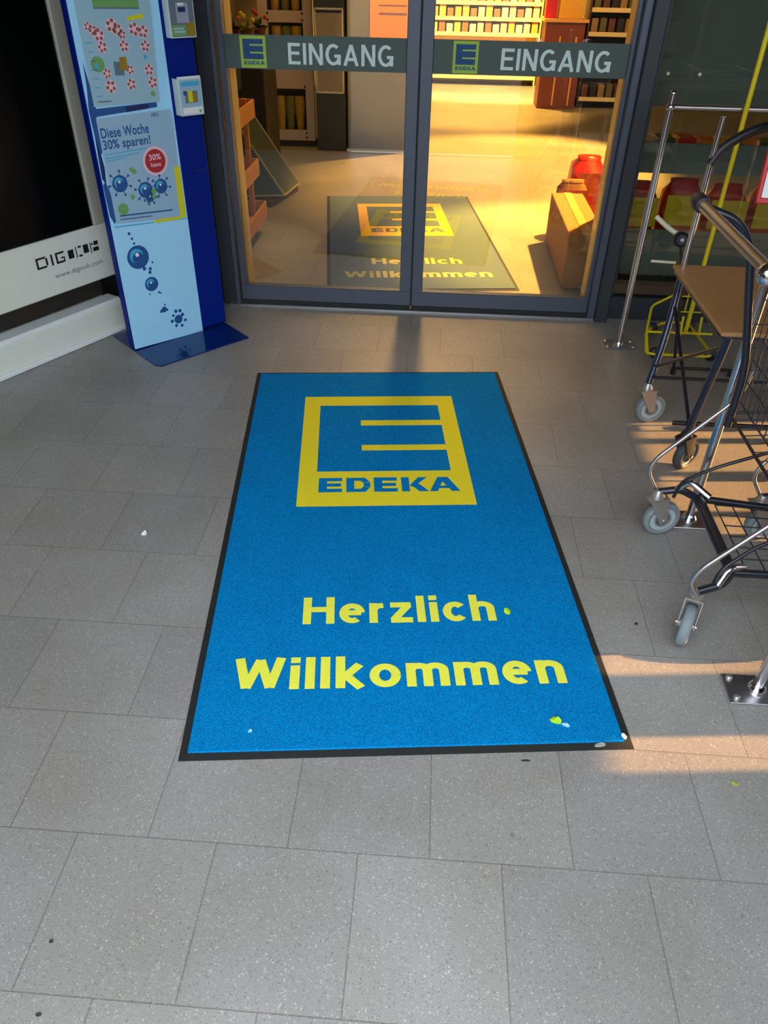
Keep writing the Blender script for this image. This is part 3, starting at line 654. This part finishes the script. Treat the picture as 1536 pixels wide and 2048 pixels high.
# ================================================================== TROLLEY GUARD RAILS
def guard_rail(label, x, y, h, railz):
    g = thing('guard_rail', label, 'rail', (x, y, 0), 0, 'chrome guard rails of the trolley bay')
    MB().cyl((0, 0, 0.006), (0, 0, h), 0.0145, M_CHROME, 18).sphere((0, 0, h), 0.0145, M_CHROME).build('post', g)
    pl = MB().box((0.0, 0, 0.004), (0.16, 0.10, 0.007), M_CHROME2, bev=0.002)
    for sx in (-1, 1):
        for sy in (-1, 1): pl.lathe([(0.009, 0.007), (0.009, 0.014), (0.004, 0.016)], M_ZINC, Matrix.Translation((sx * .062, sy * .034, 0)), 8)
    pl.lathe([(0.026, 0.007), (0.024, 0.02), (0.016, 0.03)], M_CHROME, None, 18)
    pl.build('base_plate', g)
    MB().tube([(0.0, 0, railz), (1.25, 0, railz)], 0.013, M_CHROME2, 12, 0).build('rail', g)
    MB().sphere((0, 0, railz), 0.0185, M_CHROME).build('rail_joint', g)
    MB().cyl((1.25, 0, 0.0), (1.25, 0, h), 0.0145, M_CHROME, 14).build('post', g)
    return g
guard_rail('chrome guard post beside the right door jamb, its foot on the tiles', 0.945, 3.53, 1.10, 1.05)
guard_rail('chrome guard post between the near trolleys and the cart with wooden board', 0.926, 2.10, 1.10, 0.86)
guard_rail('chrome guard post nearest the camera at the right picture edge', 0.915, 1.36, 1.10, 0.86)

# ================================================================== CASTERS
def caster(parent, x, y, swivel, tyre=M_TYRE, big=0.062, fork=M_ZINC):
    c = bpy.data.objects.new('caster', None)
    mb = MB()
    S = Matrix.Translation((x, y, 0)) @ Matrix.Rotation(swivel, 4, 'Z')
    def T(v): return S @ Vector(v)
    # fork: top plate, two cheeks, stem
    mb.lathe([(0.022, 0), (0.022, 0.012), (0.012, 0.03)], fork, Matrix.Translation(T((0, 0, 0.148))), 14)
    for sgn in (-1, 1):
        mb.add([T((-.034, sgn * .021, .148)), T((.03, sgn * .021, .148)), T((.046, sgn * .021, .058)), T((.022, sgn * .021, .050)),
                T((-.034, sgn * .024, .148)), T((.03, sgn * .024, .148)), T((.046, sgn * .024, .058)), T((.022, sgn * .024, .050))],
               [(0, 1, 2, 3), (7, 6, 5, 4), (0, 4, 5, 1), (1, 5, 6, 2), (2, 6, 7, 3), (3, 7, 4, 0)], fork)
    mb.add([T((-.036, -.024, .146)), T((.032, -.024, .146)), T((.032, .024, .146)), T((-.036, .024, .146)), T((-.036, -.024, .152)), T((.032, -.024, .152)), T((.032, .024, .152)), T((-.036, .024, .152))],
           [(3, 2, 1, 0), (4, 5, 6, 7), (0, 1, 5, 4), (1, 2, 6, 5), (2, 3, 7, 6), (3, 0, 4, 7)], fork)
    mb.cyl(T((.034, -.028, .062)), T((.034, .028, .062)), 0.006, M_CHROME2, 10)
    f_ = mb.build('caster', parent)
    WX = Matrix.Translation(T((.034, 0, big))) @ Matrix.Rotation(swivel, 4, 'Z') @ Matrix.Rotation(R(90), 4, 'X')
    wm = MB()
    wm.lathe([(big * .74, -.015), (big * .93, -.015), (big, -.008), (big, .008), (big * .93, .015), (big * .74, .015), (big * .72, .011), (big * .72, -.011), (big * .74, -.015)], tyre, WX, 28)
    wm.lathe([(big * .72, -.010), (big * .72, .010)], M_HUB, WX, 24)
    for s_ in (-1, 1): wm.lathe([(big * .46, s_ * .010), (big * .46, s_ * .0135), (big * .38, s_ * .0135), (big * .38, s_ * .010)], tyre, WX, 20)
    for s_ in (-1, 1): wm.lathe([(big * .18, s_ * .008), (big * .18, s_ * .018), (0.002, s_ * .019)], M_HUB, WX, 14)
    wm.build('wheel', f_)
    return f_

# ================================================================== SHOPPING TROLLEY
def make_trolley(label, x, y):
    t = thing('shopping_trolley', label, 'shopping trolley', (x, y, 0), 0, 'near shopping trolleys nested in the bay')
    # casters
    caster(t, -0.03, 0.235, R(12)); caster(t, -0.025, -0.222, R(-114)); caster(t, 0.60, 0.15, R(5), M_TYRED); caster(t, 0.60, -0.15, R(-20), M_TYRED)
    # rear crossbar and chassis
    MB().tube([(0.072, 0.175, 0.192), (0.072, -0.175, 0.192)], 0.0165, M_BLKTUBE, 14, 0).build('crossbar', t)
    for s_ in (1, -1):
        ch = MB().tube([(0.072, s_ * 0.175, 0.192), (0.30, s_ * 0.16, 0.180), (0.60, s_ * 0.15, 0.170)], 0.012, M_BLKTUBE, 10, .04)
        ch.tube([(-0.03, s_ * 0.235, 0.170), (0.03, s_ * 0.225, 0.19), (0.072, s_ * 0.175, 0.192)], 0.012, M_BLKTUBE, 10, .02)
        ch.build('chassis_tube', t)
        MB().tube([(0.018, s_ * 0.228, 0.185), (0.045, s_ * 0.205, 0.235), (0.10, s_ * 0.165, 0.205)], 0.011, M_CHROME, 10, .02).build('chrome_clip', t)
        # bumper wire that rises from the caster to the basket
        MB().tube([(-0.035, s_ * 0.255, 0.165), (-0.072, s_ * 0.262, 0.225), (-0.058, s_ * 0.265, 0.275), (0.13, s_ * 0.262, 0.50), (0.15, s_ * 0.262, 0.60)], 0.0065, M_CHROME2, 9, .04).build('bumper_wire', t)
        MB().tube([(0.012, s_ * 0.215, 0.165), (0.02, s_ * 0.21, 0.23), (0.10, s_ * 0.19, 0.30), (0.42, s_ * 0.17, 0.46)], 0.0055, M_BLKTUBE, 9, .03).build('basket_strut', t)
        # rear upright, black tube up to the handle
        MB().tube([(0.115, s_ * 0.24, 0.42), (0.115, s_ * 0.24, 0.60), (0.03, s_ * 0.24, 0.93), (-0.02, s_ * .24, 1.01), (-0.13, s_ * 0.24, 1.045)], 0.012, M_BLKTUBE, 12, .08).build('upright', t)
        if s_ == 1: MB().lathe([(0.0185, 0), (0.021, .01), (0.021, .05), (0.017, .062)], M_BLKPL, Matrix.Translation((-0.13, .222, 1.05)) @ Matrix.Rotation(R(-90), 4, 'X'), 16).build('handle_sleeve', t)
        else: MB().sphere((-0.13, -.262, 1.045), .024, M_CHROME).build('handle_knob', t)
    MB().tube([(-0.13, 0.265, 1.05), (-0.13, -0.265, 1.05)], 0.0135, M_CHROME2, 16, 0).build('handle', t)
    # wire basket
    b = MB(); A = [(0.11, .245, .46), (0.11, -.245, .46), (0.10, -.262, .94), (0.10, .262, .94)]; F = [(0.88, .17, .56), (0.88, -.17, .56), (0.94, -.19, .93), (0.94, .19, .93)]
    b.grid(A[0], F[0], F[3], A[3], 20, 7, .0019, M_BLKTUBE); b.grid(A[1], F[1], F[2], A[2], 20, 7, .0019, M_BLKTUBE)
    b.grid(F[0], F[1], F[2], F[3], 10, 7, .0019, M_BLKTUBE); b.grid(A[0], A[1], F[1], F[0], 11, 16, .0019, M_BLKTUBE)
    b.tube([A[3], A[2], F[2], F[3]], .0055, M_BLKTUBE, 8, .03, closed=True); b.tube([A[0], A[1], F[1], F[0]], .0045, M_BLKTUBE, 8, .03, closed=True)
    b.build('basket', t)
    MB().grid((0.13, .24, .50), (0.13, -.24, .50), (0.12, -.25, .90), (0.12, .25, .90), 14, 6, .0019, M_BLKTUBE).build('rear_flap', t)
    # low grid tray between the chassis tubes
    MB().grid((0.12, .155, .185), (0.12, -.155, .185), (0.60, -.14, .175), (0.60, .14, .175), 6, 9, .0022, M_BLKTUBE).build('lower_rack', t)
    return t
t1 = make_trolley('nearest black wire shopping trolley, grey wheels and steel push bar by the chrome post', 0.80, 1.785)
t2 = copy_tree(t1); t2.location = (1.13, 1.785, 0)
t2['label'] = 'black wire shopping trolley nested behind the nearest one, wheel at the right picture edge'

# ================================================================== CART WITH WOODEN BOARD
B = thing('platform_cart', 'dark blue tube cart with pale wooden board in the middle of the trolley bay', 'cart', (0.93, 2.60, 0), 0)
caster(B, -0.035, 0.175, R(14), M_TYRE); caster(B, 0.03, -0.185, R(40), M_TYRED, fork=M_BLKPL); caster(B, 0.55, 0.18, R(0), M_TYRED, fork=M_BLKPL); caster(B, 0.55, -0.18, R(0), M_TYRED, fork=M_BLKPL)
for s_, zt in ((1, 1.10), (-1, 0.60)):
    l = MB().tube([(-0.035, 0.18, 0.155), (0.0, 0.23, 0.34), (0.022, 0.285, 0.47), (0.024, 0.300, 0.60)] if s_ == 1 else [(0.03, -.185, .155), (0.03, -.225, .34), (.026, -.27, .47), (.024, -.300, .60)], 0.0145, M_NAVYTUBE, 12, .05)
    l.build('leg', B)
    MB().tube([(0.56, s_ * 0.18, 0.155), (0.50, s_ * 0.29, 0.45), (0.50, s_ * 0.300, 0.60)], 0.0125, M_NAVYTUBE, 12, .05).build('leg', B)
MB().tube([(0.024, 0.300, 0.60), (0.026, 0.300, 0.985), (0.03, 0.300, 1.115)], 0.0105, M_CHROME, 14, 0).build('upright', B)
MB().tube([(0.024, 0.300, 0.965), (0.05, 0.300, 1.02), (0.13, 0.300, 1.075), (0.22, 0.300, 1.10), (0.45, 0.300, 1.10)], 0.0165, M_BLKPL, 12, .04).build('handle_arm', B)
bd = MB()
bd.box((0.24, 0.0, 0.600), (0.50, 0.64, 0.014), M_PLY, bev=0.003); bo = bd.build('board', B); bo['label'] = 'pale plywood board'
MB().tube([(-0.004, -0.31, 0.588), (0.49, -0.31, 0.588), (0.49, 0.31, 0.588), (-0.004, 0.31, 0.588)], 0.006, M_BLKTUBE, 8, .03, closed=True).build('board_frame', B)
MB().tube([(0.02, 0.27, 0.46), (0.03, -0.19, 0.19)], 0.007, M_BLKTUBE, 8, 0).build('brace', B)
MB().tube([(-0.02, 0.20, 0.24), (0.025, -0.29, 0.55)], 0.007, M_BLKTUBE, 8, 0).build('brace', B)
MB().tube([(-0.03, 0.18, 0.20), (0.56, 0.18, 0.20)], 0.007, M_BLKTUBE, 8, 0).build('brace', B)
MB().tube([(-0.03, -0.18, 0.20), (0.56, -0.18, 0.20)], 0.009, M_BLKTUBE, 8, 0).build('brace', B)
# framed sign hanging on the cart's arm
sg = thing('framed_sign', 'white sign in a red frame hanging at the right picture edge', 'sign', (1.20, 2.62, 1.03), R(-8))
sf = MB(); XG = Matrix.Rotation(R(90 - 14), 4, 'X')
sf.box((0, .06, 0), (0.30, 0.33, 0.008), M_WHITE); sf2 = MB()
for (cx, cy, dx, dy) in ((0, .233, .33, .018), (0, -.113, .33, .018), (-.158, .06, .014, .36), (.158, .06, .014, .36)): sf2.box((cx, cy, 0), (dx, dy, 0.014), M_RED, bev=.003)
for k, (yy, wv, mt) in enumerate(((.07, .10, M_INKGR), (.04, .16, M_INKP), (.015, .12, M_INKGR), (-.02, .18, M_INKC), (-.05, .1, M_INKGR))): sf.box((-.13 + wv / 2, yy, .0048), (wv, .008, .0008), mt)
for q, nm in ((sf, 'panel'), (sf2, 'frame')):
    q.v = [XG @ p for p in q.v]; q.build(nm, sg)

# small dark handle behind (coin lock) at the bay's far side
H = thing('push_handle', 'cream push bar with round black end cap left of the wooden board cart', 'handle', (1.00, 3.22, 0), 0)
MB().tube([(-0.10, 0.0, 0.70), (-0.05, -0.03, 0.665), (-0.01, -0.04, 0.645)], 0.010, mat('cream tube', (206, 200, 176), 0.35), 12, .03).build('bar', H)
MB().lathe([(0.024, 0), (0.030, .008), (0.030, .03), (0.02, .038)], M_BLKPL, Matrix.Translation((0.0, -0.045, 0.628)) @ Matrix.Rotation(R(80), 4, 'X'), 18).lathe([(0.008, .038), (0.007, .042)], M_HUB, Matrix.Translation((0.0, -0.045, 0.628)) @ Matrix.Rotation(R(80), 4, 'X'), 12).build('end_cap', H)
MB().tube([(0.01, -0.02, 0.63), (0.06, 0.0, 0.48), (0.14, 0.02, 0.03)], 0.007, M_BLKTUBE, 10, .05).tube([(0.14, 0.02, 0.03), (0.40, 0.02, 0.03)], 0.007, M_BLKTUBE, 8, 0).tube([(-.08, 0, 0.52), (0.02, -.01, 0.52)], 0.006, mat('cream tube', (206, 200, 176), 0.35), 8, 0).build('stand', H)
for xx in (0.14, 0.40): MB().cyl((xx, 0.02, 0.0), (xx, 0.02, 0.03), 0.012, M_BLKPL, 12).build('foot', H)

# ================================================================== YELLOW CHILDREN'S CART
Yc = thing('childrens_cart', 'small yellow tube cart with tall flag pole close to the window', 'cart', (1.24, 3.50, 0), 0)
MB().tube([(0.0, 0.0, 0.10), (0.0, 0.0, 1.75)], 0.010, M_YEL, 12, 0).build('flag_pole', Yc)
MB().tube([(-0.20, -0.12, 0.03), (-0.14, 0.16, 0.03), (-0.02, 0.28, 0.03), (0.10, 0.28, 0.03), (0.12, -0.12, 0.03)], 0.007, M_YEL, 10, .05, closed=True).tube([(-0.19, -0.02, 0.10), (0.12, -0.02, 0.10)], 0.006, M_YEL, 8, 0).tube([(-0.19, -0.12, 0.03), (-0.19, -0.02, 0.10), (-0.14, 0.16, 0.16), (0.0, 0.26, 0.19)], 0.006, M_YEL, 8, .03).tube([(-.16, .05, .07), (.12, .05, .07)], .005, M_YEL, 8, 0).build('chassis', Yc)
bk = MB(); bk.grid((0.0, .20, .12), (0.12, .20, .12), (0.13, .22, .27), (0.0, .22, .27), 3, 2, .0035, M_YEL)
bk.tube([(0, .22, .27), (.13, .22, .27), (.13, .05, .27), (0, .05, .27)], .006, M_YEL, 8, .03, closed=True); bk.build('basket', Yc)
for xx in (0.02, 0.11): MB().tube([(xx, .12, .03), (xx, .14, .12)], 0.007, M_YEL, 8, 0).build('basket_post', Yc)
for xx, yy in ((-0.15, -0.10), (0.11, -0.10), (-0.10, 0.20), (0.10, 0.26)):
    MB().lathe([(0.006, -.011), (0.026, -.011), (0.028, 0), (0.026, .011), (0.006, .011)], M_BLKPL, Matrix.Translation((xx, yy, 0.028)) @ Matrix.Rotation(R(90), 4, 'X'), 16).build('wheel', Yc)

# ================================================================== INSIDE THE SHOP
# gondola standing behind the fixed window
GY = 4.20
G = thing('shelf_unit', 'grey shelf unit standing behind the right window', 'shelf', (1.95, GY, 0), 0)
M_GREY = mat('grey shelf panel', (112, 116, 108), 0.7); 
bx = MB(); bx.box((0, 0.45, 0.06), (1.92, 0.5, 0.12), mat('black plinth', (38, 36, 42), 0.6)); bx.build('plinth', G)
pn = MB()
for z0, z1 in ((0.14, 0.38), (0.66, 0.80), (0.965, 1.40)): pn.box((0, -0.02, (z0 + z1) / 2), (1.92, 0.016, z1 - z0), M_GREY)
pn.build('front_panel', G)
for z in (0.14, 0.67, 0.97, 1.42): MB().box((0, 0.22, z), (1.92, 0.46, 0.018), M_GREY).build('shelf_board', G)
for sx in (-0.965, 0.965): MB().box((sx, 0.22, 0.75), (0.016, 0.5, 1.5), mat('cardboard brown', (140, 104, 62), 0.8, 0, .1)).build('side_panel', G)
M_BAGR = mat('red bag foil', (190, 26, 16), 0.35, 0, 0.25, 14); M_BAGY = mat('yellow bag foil', (214, 176, 14), 0.35, 0, 0.2, 14); M_ORG = mat('orange foil', (216, 108, 26), 0.4, 0, .2, 14); M_GRN = mat('dark green pack', (34, 84, 18), 0.5)
def bag(name, label, group, c, d, mt, mt2):
    mb = MB(); X, Y, Z = d
    prof = [(0.0, .80), (.12, 1.0), (.5, 1.04), (.85, .95), (.95, .7), (1.0, .72)]
    vs = []; n = 12
    for h, k in prof:
        for i in range(n):
            a = 2 * math.pi * i / n; sq = 1 / max(abs(math.cos(a)), abs(math.sin(a))) ** .75
            vs.append((X / 2 * k * math.cos(a) * sq * .92, Y / 2 * (k if h < .9 else k * .35) * math.sin(a) * sq * .92, Z * h))
    fs = [[k * n + i, k * n + (i + 1) % n, (k + 1) * n + (i + 1) % n, (k + 1) * n + i] for k in range(len(prof) - 1) for i in range(n)]
    mb.add(vs, fs + [list(range(n))[::-1], [len(vs) - n + i for i in range(n)]], mt, True)
    o = mb.build(name, None, c)
    st = MB(); st.add([(-X * .43, -Y * .535, Z * .52), (X * .43, -Y * .535, Z * .52), (X * .43, -Y * .50, Z * .86), (-X * .43, -Y * .50, Z * .86)], [(0, 1, 2, 3)], mt2); st.build('printed_panel', o)
    return tag(o, label, 'bag', group)
xs = 1.03
ORD = ['nearest the door jamb', 'second from the door jamb', 'third from the door jamb', 'fourth from the door jamb']
for k in range(4):
    bag('charcoal_bag', 'red foil bag with yellow panel behind the right window, ' + ORD[k], 'red and yellow bags behind the window', (xs + 0.235 * k + .06, GY + .16, 0.149), (0.225, 0.20, 0.43 + .02 * (k % 2)), M_BAGR, M_BAGY)
ORP = ['first', 'second', 'third', 'fourth', 'fifth', 'sixth', 'seventh', 'eighth']
for k in range(8):
    mt = [M_ORG, M_GRN, M_BAGR, M_ORG, M_BAGY][k % 5]; nm = ['orange', 'green', 'red', 'orange', 'yellow'][k % 5]
    tag(MB().box((0, 0, 0.06), (0.088, 0.14, 0.12 + .01 * (k % 3)), mt, bev=.004).build('grocery_pack', None, (xs + .02 + 0.105 * k, GY + .12, 0.682 + .13 * 0)), nm + ' pack on the middle board behind the right window, ' + ORP[k] + ' from the jamb', 'pack', nm + ' packs behind the window')
    tag(MB().box((0, 0, 0.055), (0.09, 0.14, 0.11 + .01 * (k % 2)), [M_BAGY, M_BAGR, M_GRN, M_ORG][k % 4], bev=.004).build('grocery_pack', None, (xs + .02 + 0.105 * k, GY + .12, 1.432)), ['yellow', 'red', 'green', 'orange'][k % 4] + ' pack on the top board behind the right window, ' + ORP[k] + ' from the jamb', 'pack', ['yellow', 'red', 'green', 'orange'][k % 4] + ' packs on the window shelf top')

# pallet boxes inside next to the right door jamb
M_CARD = mat('cardboard', (150, 104, 56), 0.8, 0, .12, 10)
cr = tag(MB().box((0, 0, 0.16), (0.20, 0.9, 0.30), M_CARD, bev=.004).box((0, 0, 0.312), (0.05, 0.9, 0.002), mat('tape', (190, 160, 100), 0.3)).build('cardboard_box', None, (0.85, 4.72, 0.0)), 'low brown cardboard box inside just right of the door glass', 'box')
bag('charcoal_bag', 'upright red bag on the floor inside behind the brown box', None, (1.06, 5.75, 0.0), (0.24, 0.5, 0.42), M_BAGR, M_ORG)
bag('charcoal_bag', 'brown paper bag inside beside the cardboard box behind the door glass', None, (0.90, 5.32, 0.0), (0.22, 0.14, 0.36), M_CARD, M_ORG)

# left: wooden rack with crates
WR = thing('wooden_rack', 'wooden rack with three tiers just inside the left of the doors', 'rack', (-1.33, 4.75, 0), 0)
M_WOOD = mat('warm pine', (196, 128, 60), 0.55, 0, .15, 9)
for z, x0 in ((0.10, .0), (0.36, -.03), (0.70, -.03)):
    c_ = MB(); c_.box((x0, 0, z), (0.40, 0.85, 0.015), M_WOOD); c_.box((x0 + .20, 0, z + .045), (0.014, 0.85, 0.10), M_WOOD, bev=.003); c_.box((x0, -.42, z + .045), (0.40, .014, 0.10), M_WOOD, bev=.003); c_.box((x0, .42, z + .045), (0.40, .014, .10), M_WOOD)
    c_.build('tray', WR)
for sx in (-.17, .12):
    for sy in (-.39, .39): MB().box((sx, sy, .40), (.03, .03, .80), M_WOOD).build('post', WR)
M_AMB = mat('amber carton', (230, 150, 60), .5, 0, .15, 12)
tag(MB().box((0, 0, .07), (.30, .36, .14), M_AMB, bev=.004).build('carton', None, (-1.35, 4.55, .7075)), 'amber carton on the top tier of the wooden rack', 'box')
tag(MB().box((0, 0, .06), (.30, .30, .12), M_AMB, bev=.004).build('carton', None, (-1.35, 4.70, .3675)), 'amber carton on the middle tier of the wooden rack', 'box')

# green netted wedge
gw = thing('netted_display', 'dark green netted wedge with pale edges on the floor inside left', 'display', (-1.43, 6.05, 0), R(-14))
M_NET = mat('dark green net', (52, 74, 66), 0.6, 0, .5, 40, .6, 90); M_EDGE = mat('pale olive edge', (170, 164, 112), 0.5)
pts = [(-.16, -.28, .04), (.34, -.12, .06), (.30, .25, .06), (-.16, .28, .04), (-.15, -.22, .50), (-.02, -.10, .52), (-.02, .2, .52), (-.15, .22, .50)]
MB().add(pts, [(3, 2, 1, 0), (0, 1, 5, 4), (1, 2, 6, 5), (2, 3, 7, 6), (3, 0, 4, 7), (4, 5, 6, 7)], M_NET).build('net_cover', gw)
e_ = MB()
for a, b in ((4, 5), (5, 1), (5, 6), (6, 2), (4, 0), (0, 1), (1, 2)): e_.tube([pts[a], pts[b]], .008, M_EDGE, 6, 0)
e_.build('edge_frame', gw)
MB().box((.06, 0, .02), (.46, .5, .04), mat('dark red brown skid', (70, 40, 28), .7)).build('skid', gw)

# dark stand with potted plants, far left
PS = tag(MB().box((0, 0, .475), (.34, .5, .95), mat('dark stand', (34, 30, 22), .7), bev=.005).box((0, 0, .955), (.36, .52, .02), M_DARK).build('plant_stand', None, (-1.52, 6.70, 0)), 'dark stand carrying potted plants inside at the far left', 'stand')
def plant(label, x, y, z, mt, fl):
    p = thing('potted_plant', label, 'plant', (x, y, z), 0)
    MB().lathe([(.035, 0), (.05, .08), (.053, .085), (.046, .085), (.04, .07)], mat('terracotta', (120, 50, 30), .7), None, 16).build('pot', p)
    lv = MB()
    for k in range(34):
        a = k * 2.4; el = R(25 + (k * 37) % 60); L_ = .07 + .05 * ((k * 13) % 5) / 5; w_ = .014
        d_ = Vector((math.cos(a) * math.cos(el), math.sin(a) * math.cos(el), math.sin(el))); s_ = d_.cross(Vector((0, 0, 1))).normalized() * w_; b0 = Vector((0, 0, .07))
        tip = b0 + d_ * L_ - Vector((0, 0, .02)); mid = b0 + d_ * L_ * .6
        lv.add([b0, mid + s_, tip, mid - s_], [(0, 1, 2, 3)], mt)
    lv.build('leaves', p)
    fb = MB()
    for k in range(9):
        a = k * 2.1; fb.sphere((.05 * math.cos(a), .05 * math.sin(a), .15 + .02 * (k % 3)), .016, fl, 8)
    fb.build('flowers', p)
M_L1 = mat('leaf yellow green', (150, 150, 34), .6, 0, .2, 30); M_L2 = mat('leaf dark green', (60, 84, 30), .6, 0, .2, 30)
plant('yellow green potted plant at the front of the dark stand', -1.47, 6.53, .966, M_L1, mat('yellow bloom', (230, 200, 40), .6))
plant('dark green potted plant with red blooms at the back of the dark stand', -1.43, 6.80, .966, M_L2, mat('red bloom', (190, 30, 20), .6))
plant('green potted plant with orange blooms at the left of the dark stand', -1.60, 6.64, .966, M_L2, mat('orange bloom', (226, 120, 30), .6))

# white rack with openings
WRk = thing('white_rack', 'tall white perforated rack with framed openings at the back left', 'rack', (-1.425, 7.92, 0), R(2))
M_RACK = mat('beige white metal', (196, 176, 152), .5)
rk = MB()
for sx in (-.20, .20): rk.box((sx, 0, 1.0), (.085, .05, 1.90), M_RACK, bev=.004)
for z0, z1 in ((.05, .14), (.49, .84), (1.01, 1.10), (1.50, 1.62)): rk.box((0, 0, (z0 + z1) / 2), (.36, .046, z1 - z0), M_RACK, bev=.003)
for sx in (-.155, .155):
    for z in (.08, .12, .51, .82, .78, 1.03, 1.08): rk.lathe([(.010, 0), (.010, .002)], M_BLACK, Matrix.Translation((sx, -.0255, z)) @ Matrix.Rotation(R(90), 4, 'X'), 8)
rk.build('frame', WRk)
MB().box((0, .09, 1.0), (.46, .012, 1.9), mat('dark back', (60, 48, 26), .8)).build('back_panel', WRk)
MB().box((0, .05, .025), (.48, .16, .05), M_DARK).build('foot', WRk)
M_GOLD = mat('golden flowers pack', (176, 138, 30), .5, 0, .5, 26); M_OLIV = mat('olive pack', (110, 110, 40), .5, 0, .5, 26)
for z, h_ in ((.142, .30), (.842, .15), (1.102, .33)):
    for k in range(3):
        tag(MB().lathe([(.028, 0), (.034, .02), (.05, h_ * .75), (.042, h_ * .95)], (M_GOLD, M_OLIV, M_GOLD)[k], None, 10).build('flower_bundle', None, (-1.425 - .09 + .09 * k, 7.955, z)), ('golden' if k != 1 else 'olive green') + ' bundle standing in the %s opening of the white rack' % {.142: 'lowest', .842: 'middle', 1.102: 'top'}[z], 'flowers', ('golden' if k != 1 else 'olive') + ' bundles in the %s opening' % {.142: 'lowest', .842: 'middle', 1.102: 'top'}[z])

# dark machine with framed panel
DM = thing('vending_machine', 'dark grey machine with pale framed panel beside the white rack', 'machine', (-1.01, 7.95, 0), 0)
MB().box((0, .05, .95), (.27, .5, 1.9), mat('dark graphite', (52, 56, 52), .5), bev=.006).build('body', DM)
MB().box((0, -.205, .80), (.235, .012, .60), mat('greybrown panel', (150, 142, 122), .6)).build('panel', DM)
fm = MB()
for (cx, cz, dx, dz) in ((0, .492, .25, .014), (0, 1.13, .25, .014), (-.121, .81, .012, .65), (.121, .81, .012, .65)): fm.box((cx, -.212, cz), (dx, .014, dz), mat('pale trim', (216, 206, 180), .4))
fm.build('panel_trim', DM)
# grey pillar with orange notice
PI_ = struct(MB().box((-.575, 8.0, 1.6), (.56, .5, 3.2), mat('grey pillar', (128, 130, 128), .6), bev=.01).box((-.575, 7.745, .012), (.58, .02, .024), M_WHITE).build('trim_3'))
NT = thing('notice_board', 'bright orange notice with two lines on the grey pillar', 'sign', (-.47, 7.735, .905), 0)
MB().box((0, 0, .35), (.36, .012, .70), mat('orange notice', (250, 166, 80), .5)).build('panel', NT)
MB().box((.02, -.008, .20), (.24, .002, .014), mat('mauve ink', (150, 100, 110), .5)).box((.02, -.008, .26), (.24, .002, .008), mat('mauve ink', (150, 100, 110), .5)).build('printed_lines', NT)

# back shelf full of packs
def shelf(name, label, x, y, wdt, zs, mt, depth=.4):
    s_ = thing(name, label, 'shelf', (x, y, 0), 0)
    MB().box((0, depth / 2, 1.0), (wdt, .02, 2.0), mt).build('back_panel', s_)
    for z in zs: MB().box((0, 0, z), (wdt, depth, .02), mt).box((0, -depth / 2 - .004, z + .004), (wdt, .008, .045), mat('price rail', (236, 214, 150), .5)).build('shelf_board', s_)
    for sx in (-1, 1): MB().box((sx * (wdt / 2 + .012), 0, 1.0), (.02, depth, 2.0), mt).build('side_panel', s_)
    return s_
M_SHY = mat('yellow cream shelf', (226, 196, 110), .6)
shelf('shelf_unit', 'bright yellow shelf of small packs at the back of the shop', .50, 12.6, 1.62, (.10, .62, .80, .98, 1.16), M_SHY)
cols = [('yellow', (236, 206, 70)), ('cream', (240, 222, 170)), ('orange', (226, 150, 60)), ('brown', (150, 96, 50)), ('pink', (230, 170, 150))]
for ri, z in enumerate((.12, .63, .81, .99)):
    for k in range(15):
        ci = (k * 3 + ri * 2 + (k // 4)) % 5; nm, cc = cols[ci]
        tag(MB().box((0, 0, .055 + .01 * (k % 3)), (.085, .16, .11 + .02 * (k % 3)), mat(nm + ' pack', cc, .5, 0, .3, 40), bev=.005).build('grocery_pack', None, (-.25 + .107 * k, 12.5, z)),
            nm + ' pack on the %s board of the bright back shelf' % ('lowest', 'second', 'third', 'fourth')[ri], 'pack', nm + ' packs, %s board of the back shelf' % ('lowest', 'second', 'third', 'fourth')[ri])
# promo counter
PC = thing('promotion_counter', 'brown wooden counter at the back right inside the shop', 'counter', (1.42, 10.75, 0), 0)
MB().box((0, 0, .45), (.46, .4, .90), mat('red brown wood', (122, 56, 16), .5, 0, .15, 6), bev=.005).build('body', PC)
MB().box((0, 0, .915), (.52, .45, .03), mat('pale edge', (226, 170, 96), .5)).build('top', PC)
for sx in (-.05, .14): MB().box((sx, -.206, .40), (.018, .012, .72), mat('pale edge', (226, 170, 96), .5)).build('strip', PC)
tag(MB().box((0, 0, .17), (.13, .2, .34), M_RED, bev=.004).build('display_box', None, (1.24, 10.72, .93)), 'red box standing on the brown counter', 'box')
tag(MB().box((0, 0, .17), (.28, .2, .34), mat('amber box', (232, 176, 50), .5, 0, .2, 9), bev=.004).build('display_box', None, (1.47, 10.72, .93)), 'amber box standing on the brown counter', 'box')
shelf('shelf_unit', 'dark shelf of brown packs at the right behind the counter', 2.02, 10.85, .62, (.10, .52, .78, 1.02), mat('dark wood shelf', (70, 44, 20), .6))
cols2 = [('brown', (96, 54, 22)), ('black', (36, 28, 20)), ('tan', (150, 120, 70)), ('olive', (92, 92, 40))]
for ri, z in enumerate((.11, .53, .79, 1.03)):
    for k in range(6):
        nm, cc = cols2[(k + ri) % 4]
        tag(MB().box((0, 0, .075), (.075, .16, .15 + .01 * (k % 2)), mat(nm + ' shelf pack', cc, .5, 0, .3, 40), bev=.004).build('grocery_pack', None, (1.77 + .1 * k, 10.75, z)),
            nm + ' pack on the %s board of the dark right shelf' % ('lowest', 'second', 'third', 'fourth')[ri], 'pack', nm + ' packs, %s board of the dark shelf' % ('lowest', 'second', 'third', 'fourth')[ri])
